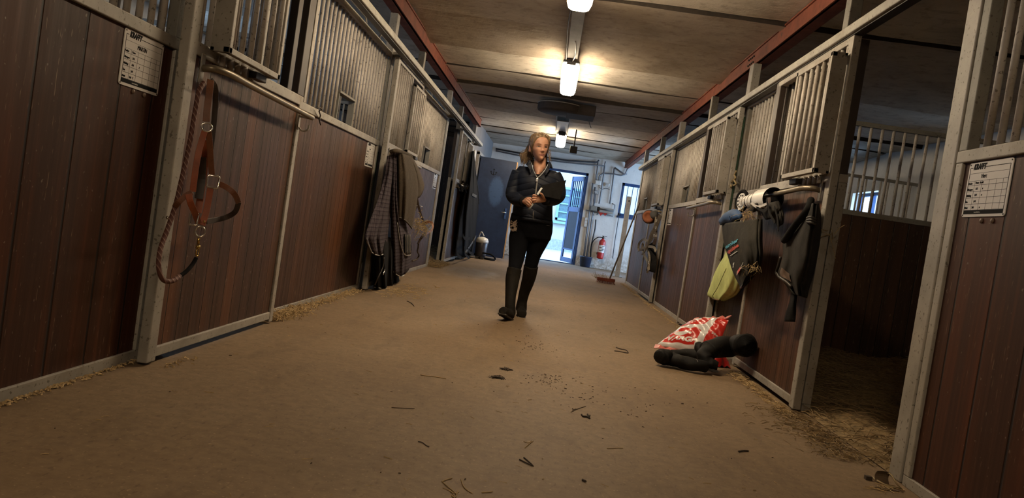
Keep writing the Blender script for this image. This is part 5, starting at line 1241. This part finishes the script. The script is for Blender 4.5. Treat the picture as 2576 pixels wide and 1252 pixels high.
for q in range(260):
    t = rnd.random(); th = -1.38-1.4*t+rnd.gauss(0, .04); z = rnd.uniform(.075, .215)
    ex = 1310+33*rnd.random()**1.2; ey = 410+rnd.uniform(-15, 5)-abs(ex-1311)*.05; d = .01+.06*rnd.random()
    mx = (1334+ex)/2-4+rnd.gauss(0, 4); w = rnd.gauss(0, 2.4)
    lock(th, z, [WP(1339-9*rnd.random()+w, 373+rnd.gauss(0, 5), d), WP(mx-w, 389+rnd.gauss(0, 3), d+.015), WP((mx+ex)/2+w*.9, 401, d+.015), WP(ex-w*.4, ey, d+.02)], rnd.uniform(.0022, .0050))
for q in range(90):
    th = 1.9+1.1*rnd.random(); z = rnd.uniform(.06, .20); ex = 1346+30*rnd.random(); d = .06+.05*rnd.random()
    lock(th, z, [WP(ex-2, 382+rnd.gauss(0, 4), d), WP(ex, 400, d+.01), WP(ex+rnd.gauss(0, 2), 411+rnd.uniform(-3, 4), d+.02)], .004)
for q in range(110):     # swept-back strands over the crown
    th = rnd.uniform(-1.35, 1.2); z = hairline(th)+rnd.uniform(-.002, .004); sd_ = -1 if th < .75 else 1
    P = [headpt(th*(1-s_*.2)+sd_*s_*.8, z+(.222-z)*min(1, s_*1.25)) for s_ in (.2, .45, .75)]
    k_ = rnd.uniform(.11, .16); lock(th, z, [H3(p+Vector((p.x*k_, p.y*k_, .009+rnd.uniform(0, .006)))) for p in P], rnd.uniform(.002, .0038))
for q in range(12):
    lock(1.62, .09+.010*q, [WP(1383+rnd.gauss(0, 1), 376+2.5*q, -.02), WP(1385+rnd.gauss(0, 1.5), 388+2*q, -.02), WP(1384+rnd.gauss(2, 2.5), 396+1.5*q, -.01)], .0016)
for q in range(14):      # loose curls at the temple and nape
    a = WP(1336+rnd.gauss(0, 3), 385+rnd.gauss(0, 12), .02); HR.tube(cubic([a, a+Vector((-.03-.02*rnd.random(), 0, .01)), a+Vector((-.05, 0, -.04)), a+Vector((-.04-.03*rnd.random(), 0, -.08))], 5), .0012, 4)
HR.build('hair', M_hair, PW, True)
# ---- jacket
J = MB(); J.loft([ering(*r) for r in TORSO[:-1]]); limb(J, ARM_R); limb(J, ARM_L)
jm = remesh(J, .008, 3, 'jacket', [M_jacket]); 
def hide(me, test):
    import bmesh
    b = bmesh.new(); b.from_mesh(me); bmesh.ops.delete(b, geom=[f for f in b.faces if test(f.calc_center_median())], context='FACES'); b.to_mesh(me); b.free()
# open the front of the jacket above the zip
za, zb_, zc = WP(1352,446,-.13), WP(1334,404,-.09), WP(1381,408,-.09)
def vtest(c):
    if c.y > WY-.02: return c.z > za.z+.12 and abs(c.x-(WP(1357,408).x)) < .07
    if c.z < za.z: return False
    t = (c.z-za.z)/(zb_.z-za.z); xl = za.x+(zb_.x-za.x)*t; xr = za.x+(zc.x-za.x)*t
    return xl < c.x < xr
hide(jm, vtest); link('jacket', jm, PW)
def front(px, py, d=-.142): return WP(px, py, d)
zp = mat('pale_zip', (.19,.185,.175), .45, .3)
Lz = [front(1352,447,-.136), front(1345,434,-.128), front(1340,422,-.110), front(1338,412,-.098), front(1333,403,-.085)]
Rz = [front(1352,447,-.136), front(1362,438,-.128), front(1371,427,-.110), front(1377,416,-.098), front(1381,407,-.085)]
for P in (Lz, Rz): MB().strap(cubic(P, 5), .0045, .003, (0,-1,.2)).build('zip', zp, PW)
MB().strap(cubic([front(1352,447,-.140), front(1351,460,-.147), front(1349,475,-.147), front(1347,490,-.146)], 5), .011, .005, (0,-1,0)).build('zip', zp, PW)
MB().strap(cubic([front(1342,531,-.140), front(1341.5,541,-.138), front(1341,551,-.134)], 5), .006, .004, (0,-1,0)).build('zip', zp, PW)
MB().obox(front(1351,453,-.152), (.010,0,0), (0,.004,0), (0,0,.014)).build('zip_pull', M_chrome, PW, bevel=.002)
# stand-up collar
cl = cubic([Lz[2], Lz[3], Lz[4], WP(1334,405,-.02), WP(1343,404,.055), WP(1360,404,.085), WP(1376,408,.055), WP(1384,411,-.02), Rz[4], Rz[3], Rz[2]], 5)
cc_ = WP(1358, 415, -.01)
def colfn(u, v):
    i = u*(len(cl)-1); a = int(min(i, len(cl)-2)); p = cl[a].lerp(cl[a+1], i-a); o = Vector((p.x-cc_.x, p.y-cc_.y, 0)).normalized()
    return p+o*(.006+.035*v*(1-.3*v))-Vector((0,0,.048*v))+Vector((0,0,.006*math.sin(PI*u)))
MB().grid(colfn, 50, 6).grid(lambda u, v: Vector(colfn(u, v))-Vector((colfn(u,0).x-cc_.x, colfn(u,0).y-cc_.y, 0)).normalized()*.008, 50, 6).build('collar', M_jacket, PW, True)
MB().grid(lambda u, v: front(1345+14*u+(.5-u)*9*v, 437+10.5*v+1*u, -.1315-.004*math.sin(PI*u)), 8, 6).build('black_top', M_black, PW, True)
for L in (ARM_R, ARM_L):
    a, b = WP(*L[-1][0], L[-1][1]), WP(*L[-2][0], L[-2][1]); d = (a-b).normalized(); MB().tube([a-d*.02, a+d*.012], [.0455,.0440], 16).build('cuff', M_black, PW, True)
m = MB(); hr = [ering(*TORSO[0], grow=.004), [p-Vector((0,0,.03)) for p in ering(*TORSO[0], grow=.002)]]; m.loft(hr); m.build('hem', M_jacket, PW, True)
# ---- jeans
T_ = MB(); T_.loft([ering(*r) for r in HIPS]); limb(T_, LEG_R, 0, 0, 6); limb(T_, LEG_L, 0, 0, 6)
tm = remesh(T_, .008, 3, 'jeans', [M_jeans]); link('jeans', tm, PW)
pm = mat('beige_embroidery', (.30,.23,.18), .8, 0, .35, 40); m = MB(); rnd = random.Random(5)
for q in range(80):
    px, py = rnd.uniform(1284.5, 1303), rnd.uniform(555, 581)
    if abs(px-1292) > 9.5-abs(py-570)*.15: continue
    t = (px-1281)/(1336-1281); yy = -.118*(1-(1-t)**2.4)**.5-.012
    c = WP(px, py, yy); m.obox(c, (rnd.uniform(.003,.008), -.002, rnd.gauss(0,.005)), (0,.0012,0), (rnd.gauss(0,.002), 0, rnd.uniform(.002,.006)))
m.build('embroidered_patch', pm, PW)
MB().strap([WP(1375+2.5*i, 566+.5*i, -.115+.016*i) for i in range(6)], .005, .002, (0,-1,0)).build('pocket_edge', mat('pocket_thread', (.09,.09,.10), .7), PW)
# ---- boots
def boot(L, foot, name):
    b = MB(); limb(b, [((p[0][0], p[0][1]), p[1], p[2]+.008) for p in L[4:]])
    P = cubic([WP(*f[0], f[1]) for f in foot], 4); rr = [f[2] for f in foot]; R_ = []
    for i in range(len(P)):
        t = i/(len(P)-1)*(len(rr)-1); a = int(min(t, len(rr)-2)); R_.append(rr[a]+(rr[a+1]-rr[a])*(t-a))
    b.tube(P, R_, 14); me = remesh(b, .007, 3, name, [M_bootw]); o = link(name, me, PW)
    return P, R_, o
P, R_, o = boot(LEG_R+[((1283.5,778),-.258,.040), ((1283.5,790),-.262,.042)], [((1284,793),-.262,.042), ((1280,791),-.31,.043), ((1274,787),-.37,.044), ((1268,784),-.43,.045), ((1264.5,782),-.475,.034)], 'boot')
sd = (P[-1]-P[0]).normalized(); up_ = Vector((0,0,1)); up_ = (up_-sd*up_.dot(sd)).normalized()
MB().strap([p-up_*(.033 if i < len(P)-4 else .026) for i, p in enumerate(P)], .078, .016, up_).build('sole', M_iron, o, bevel=.006)
hb = P[0]-up_*.042; MB().obox(hb+sd*.012, sd*.032, sd.cross(up_)*.034, up_*.016).build('heel', M_iron, o, bevel=.004)
P, R_, o = boot(LEG_L+[((1312,768),.185,.043), ((1311,779),.19,.045)], [((1311.5,783),.19,.045), ((1312,785),.13,.046), ((1312.5,788),.06,.046), ((1313,790),.0,.036)], 'boot')
sd = (P[-1]-P[0]).normalized(); up_ = Vector((0,0,1)); up_ = (up_-sd*up_.dot(sd)).normalized()
MB().strap([p-up_*.034 for p in P], .080, .016, up_).build('sole', M_iron, o, bevel=.006)
# ---- folder and pen in her hands
FO = thing('clipboard', 'black clipboard folder held against the chest of the woman', 'folder', WP(1375, 480, -.33))
c4 = [WP(1353,490,-.345), WP(1408,502,-.27), WP(1424,453,-.22), WP(1363,466,-.30)]; pn = (c4[1]-c4[0]).cross(c4[2]-c4[0]).normalized(); dd = ray(1363,466); dd = dd*((c4[0]-Vector((0,0,CH))).dot(pn)/dd.dot(pn)); c4[3] = Vector((0,0,CH))+dd
nn = (c4[1]-c4[0]).cross(c4[3]-c4[0]).normalized()*.006
MB().loft([[p-nn for p in c4], [p+nn for p in c4]]).build('cover', M_black, FO)
a, b = WP(1351.5,490,-.362), WP(1363,472.5,-.325); MB().bar(a, b, .017, .012, (0,-1,.3)).build('spine_clip', mat('grey_clip', (.22,.22,.21), .4), FO, bevel=.002)
PN = thing('pen', 'grey pen tip sticking out below the right hand of the woman', 'pen', WP(1332, 524, -.33))
MB().tube([WP(1330,527.5,-.335), WP(1333,523,-.338), WP(1341,512,-.34)], [.0075,.009,.009], 8).build('barrel', bpy.data.materials['grey_clip'], PN, True)
# ================================================================== litter on the floor
rnd = random.Random(99)
M_chaff = mat('pale_chaff', (.36,.25,.12), .85, 0, .4, 50)
M_bedding = mat('dirty_straw_bedding', (.20,.135,.062), .9, 0, .5, 30)
M_crumb = mat('dark_crumbs', (.045,.026,.014), .9, 0, .4, 40)
def straws(name, label, mt, spots, L=(.02,.07), r=.0013, kind='stuff', cat='straw', lift=.006, flat=.12):
    m = MB()
    for (x, y, z) in spots:
        a = rnd.uniform(0, 2*PI); l = rnd.uniform(*L); d = Vector((math.cos(a), math.sin(a), rnd.gauss(0, flat)))*l*.5
        c = Vector((x, y, z+r+abs(rnd.gauss(0, lift)))); rr = r*rnd.uniform(.6, 1.4); p, q = c-d, c+d; mid = c+Vector((rnd.gauss(0, l*.06), rnd.gauss(0, l*.06), rnd.uniform(0, lift)))
        for v in (p, q, mid): v.z = max(v.z, z+rr*.5)
        m.tube([p, mid, q], rr, 3)
    o = m.build(name, mt); tag(o, label, cat, None, kind); return o
def along(p, q, n, w, z=0.0, side=1, dens=None):
    out = []
    for _ in range(n):
        t = rnd.random() if dens is None else rnd.random()**dens
        x = p[0]+(q[0]-p[0])*t; y = p[1]+(q[1]-p[1])*t; out.append((x+side*abs(rnd.gauss(0, w)), y+rnd.gauss(0, .02), z))
    return out
straws('straw_drift', 'pale straw heaped along the foot of the second left stall front', M_chaff, along((-1.672, 4.72), (-1.672, 6.9), 900, .045, 0, 1, 1.7)+along((-1.672, 4.70), (-1.672, 5.3), 500, .06), (.015, .05), .002, lift=.018)
straws('wood_chips', 'small pale chips along the foot of the near left stall front', M_chaff, along((-1.682, 1.6), (-1.682, 3.25), 420, .014)+along((-1.55, 3.2), (-1.55, 3.45), 30, .03), (.006, .022), .0028, lift=.003)
straws('straw_drift', 'straw crumbs along the foot of the opened right door', M_chaff, along((1.52, 4.35), (1.52, 5.6), 420, .05, 0, -1), (.012, .06), .0018, lift=.008)
straws('straw_drift', 'thin straw line along the feet of the far right doors', M_chaff, along((1.53, 7.2), (1.53, 14.5), 350, .03, 0, -1), (.012, .05), .002, lift=.005)
straws('straw_drift', 'straw scattered on the floor around the black rug hem', M_chaff, [(rnd.gauss(-1.30, .12), rnd.gauss(7.6, .35), 0) for _ in range(170)], (.02, .09), .002, lift=.005)
straws('straw_drift', 'straw and hay spilling from the open left stall', M_bedding, [(-1.62-abs(rnd.gauss(0, .25))+.12, rnd.uniform(11.25, 12.3), 0) for _ in range(600)], (.03, .12), .003, lift=.025)
# bedding of the near right stall and of the open left stall
def bedding(name, label, x0, x1, y0, y1, n, h, back):
    m = MB(); sx = 1 if x1 > 0 else -1
    def hgt(x, y): 
        t = min(1, max(0, (abs(x)-1.62)/.5)); return .004+t*(h+back*max(0, (abs(x)-2.0))*.10+.02*math.sin(x*7+y*3)+.018*math.sin(y*9-x*4))
    m.grid(lambda u, v: (x0+(x1-x0)*u, y0+(y1-y0)*v, max(.003, hgt(x0+(x1-x0)*u, y0+(y1-y0)*v))), 24, 30)
    for _ in range(n):
        x = rnd.uniform(x0, x1); y = rnd.uniform(y0, y1); x = x if abs(x) > 1.6 else x; l = rnd.uniform(.03, .16); a = rnd.uniform(0, 2*PI)
        c = Vector((x, y, hgt(x, y)+abs(rnd.gauss(0, .012)))); d = Vector((math.cos(a), math.sin(a), rnd.gauss(0, .2)))*l*.5; p, q = c-d, c+d
        p.z = max(p.z, .003); q.z = max(q.z, .003); m.tube([p, c+Vector((0,0,.006)), q], rnd.uniform(.001, .0022), 3)
    o = m.build(name, M_bedding); tag(o, label, 'straw', None, 'stuff')
bedding('straw_bedding', 'dirty straw bedding on the floor of the open near right stall', 1.63, 3.6, 3.42, 7.15, 6500, .07, .3)
bedding('straw_bedding', 'straw bedding inside the open left stall', -3.4, -1.75, 11.3, 14.9, 1500, .12, 1.5)
straws('straw_spill', 'straw spilling over the sill of the near right doorway', M_bedding, [(1.60-abs(rnd.gauss(0, .13)), rnd.uniform(3.5, 4.45), 0) for _ in range(750)], (.015, .07), .0016, lift=.008)
# loose litter over the aisle
sp = []
for _ in range(520): y = 1.6+14*rnd.random()**1.6; sp.append((rnd.uniform(-1.5, 1.5), y, 0))
straws('straw_litter', 'short straw bits scattered over the whole aisle floor', M_chaff, sp, (.008, .035), .0011, lift=.001, flat=.03)
cr = []
for cx, cy, sx, sy, n in ((.02,5.4,.09,.16,50), (.10,4.25,.10,.09,60), (.34,3.95,.20,.12,45), (-.05,6.3,.2,.25,20), (.55,4.3,.3,.3,20), (.3,8.5,.5,1.5,40), (0,4.5,1.2,1.5,70)):
    cr += [(rnd.gauss(cx, sx), rnd.gauss(cy, sy), 0) for _ in range(n)]
straws('dirt_crumbs', 'dark crumbs of dung and dirt in the middle of the aisle', M_crumb, [c for c in cr if abs(c[0]) < 1.5], (.003, .014), .0018, lift=.001, flat=.02)
M_twig = mat('brown_twig', (.10,.065,.035), .8); M_twigd = mat('dark_twig', (.035,.022,.013), .8); M_stalk = mat('dry_stalk', (.34,.235,.11), .8)
def twig(label, polys, r, m, name='twig', cat='twig'):
    M_ = MB(); c = PZ(*polys[0][0], .004); r *= .62
    for P in polys: M_.tube(cubic([PZ(a, b, r+.001*(i % 2)) for i, (a, b) in enumerate(P)], 4), [r*1.1]+[r]*(len(cubic(P and [(p[0], p[1], 0) for p in P], 4))-2)+[r*.5], 5)
    o = M_.build(name, m, None, True, org=c); tag(o, label, cat, 'twigs and stalks on the aisle floor'); return o
twig('long bent twig left of the middle of the aisle floor', [[(1058,942),(1075,945),(1095,947),(1122,952)]], .0038, M_stalk)
twig('straight thin twig on the floor, left of the small pale straw', [[(985,1024),(1015,1026),(1043,1027)]], .003, M_twig)
twig('curled dark twig alone on the left part of the floor', [[(1052,1110),(1062,1112),(1073,1120),(1080,1123)]], .003, M_twigd)
twig('dark forked twig on the floor near the bottom middle', [[(1307,1155),(1325,1164),(1343,1172)], [(1318,1150),(1328,1158),(1341,1170)]], .004, M_twigd)
twig('pale crossed stalks above the dark forked twig', [[(1320,1126),(1330,1117),(1342,1108)], [(1318,1110),(1330,1113),(1337,1108)]], .0025, M_stalk)
twig('thin feathery twig on the floor right of the crumbs', [[(1436,1036),(1452,1028),(1474,1021)], [(1440,1031),(1450,1027)]], .0028, M_twig)
twig('dark broken clump just below the feathery twig', [[(1463,1042),(1470,1047),(1485,1044)], [(1465,1046),(1476,1047),(1485,1052)], [(1478,1041),(1484,1048)]], .006, M_twigd)
twig('wavy pale stalk lying on the right part of the floor', [[(1527,1127),(1540,1127),(1552,1126),(1568,1127)]], .0026, M_stalk)
twig('short dark chip of bark on the floor', [[(1465,1206),(1475,1210)]], .006, M_twigd)
twig('dark leaf-like scrap on the floor before the black boots', [[(1858,1135),(1870,1133),(1884,1134)]], .006, M_twigd)
twig('dark ragged scraps on the floor left of the red sack', [[(1550,873),(1560,877),(1575,880),(1580,887),(1566,885),(1556,883),(1545,882)]], .006, M_twigd)
twig('straw sprig with bent stems at the bottom edge of the photo', [[(1112,1210),(1125,1222),(1140,1234),(1150,1244)], [(1112,1210),(1125,1205),(1138,1202)], [(1160,1205),(1166,1222),(1178,1234),(1190,1240)], [(1130,1232),(1142,1240),(1155,1236)], [(1136,1246),(1146,1250),(1152,1232)]], .0028, M_stalk)
twig('pale flat straw piece at the bottom edge right of the sprig', [[(1212,1238),(1240,1236)]], .003, M_stalk)
twig('curled dark straw before the foot of the post left of the rug', [[(1024,757),(1035,762),(1042,770)]], .005, M_twigd)
twig('pale stalks on the floor between the rug and the woman', [[(1092,718),(1100,722)], [(1094,722),(1108,723)]], .004, M_stalk)
def clump(label, px, py, n, r, m, sz):
    c = PZ(px, py, 0); M_ = MB(); 
    for _ in range(n):
        P = [c+Vector((rnd.gauss(0, sz), rnd.gauss(0, sz), abs(rnd.gauss(0, sz*.25))+r)) for _ in range(4)]; M_.tube(cubic(P, 4), r, 4)
    o = M_.build('hair_clump', m, None, True, org=c); tag(o, label, 'clump', 'dark clumps on the aisle floor')
clump('round dark hair clump in the middle of the floor', 1250, 950, 22, .0016, M_twigd, .018)
clump('small dark clump left of the brown powder patch', 1270, 930, 10, .0016, M_twigd, .02)
T = thing('twine_clump', 'dirty twine and straw clump at the foot of the near right post', 'twine', PZ(2225, 1215, 0))
for pts, rr, m in (([(2203,1206,.002),(2220,1192,.03),(2240,1192,.05),(2255,1215,.03),(2270,1230,.004)], .003, M_twine), ([(2195,1200,.003),(2210,1210,.01),(2235,1222,.004),(2265,1228,.004)], .004, M_twine), ([(2200,1225,.004),(2230,1230,.004),(2262,1236,.003)], .004, M_twig)):
    MB().tube(cubic([PZ(*p) for p in pts], 6), rr, 6).build('twine', m, T, True)
a = PZ(2222, 1218, .0); MB().grid(lambda u, v: a+Vector((-.03+.055*u, .02*math.sin(v*3), .004+.05*v-.012*(u-.5)**2)), 6, 6, thick=(0,.004,0)).build('bark_scrap', M_twig, T)
a = PZ(2183, 1206, .0); MB().box(a+Vector((-.012,-.01,.0)), a+Vector((.014,.012,.016))).build('dung_lump', M_twigd, T)
m = MB()
for _ in range(60):
    c = PZ(2225+rnd.gauss(0, 18), 1226+rnd.gauss(0, 5), .004); c.x = min(c.x, 1.59); d = Vector((rnd.gauss(0,1), rnd.gauss(0,1), 0)).normalized()*rnd.uniform(.01,.035); q = c+d; q.x = min(q.x, 1.60); m.tube([c-d*.3, q], .0014, 3)
m.build('straw', M_chaff, T)
# ================================================================== light
W = bpy.data.worlds.new('sky'); SC.world = W; W.use_nodes = True
wt = W.node_tree; wt.nodes.clear(); wo = wt.nodes.new('ShaderNodeOutputWorld'); bg = wt.nodes.new('ShaderNodeBackground'); wt.links.new(bg.outputs[0], wo.inputs[0])
bg.inputs[0].default_value = (.42, .66, 1.0, 1); bg.inputs[1].default_value = 12.0
def portal(loc, rot, sx, sy):
    L = bpy.data.lights.new('portal', 'AREA'); L.shape = 'RECTANGLE'; L.size = sx; L.size_y = sy; L.cycles.is_portal = True
    o = bpy.data.objects.new('daylight_portal', L); COL.objects.link(o); o.location = loc; o.rotation_euler = rot; o['kind'] = 'helper'
portal(((EXL+EXR)/2, YB+.28, EXT/2), (PI/2, 0, PI), EXR-EXL, EXT)
portal(((WNL+WNR)/2, YB+.28, (WNB+WNT)/2), (PI/2, 0, PI), WNR-WNL, WNT-WNB)
for side, L in ((1, RW), (-1, LW)):
    for (a, b, lo, hi) in L: portal((side*(XO+.28), (a+b)/2, (lo+hi)/2), (PI/2, 0, PI/2 if side > 0 else -PI/2), b-a, hi-lo)
SC.view_settings.view_transform = 'Standard'; SC.view_settings.look = 'None'; SC.view_settings.gamma = 1.0; SC.view_settings.use_curve_mapping = False
SC.view_settings.exposure = 0.0
SC.cycles.use_denoising = True; SC.cycles.max_bounces = 8; SC.cycles.diffuse_bounces = 5; SC.cycles.caustics_reflective = False; SC.cycles.caustics_refractive = False
SC.cycles.sample_clamp_indirect = 6.0
try: SC.cycles.denoiser = 'OPENIMAGEDENOISE'
except Exception: pass
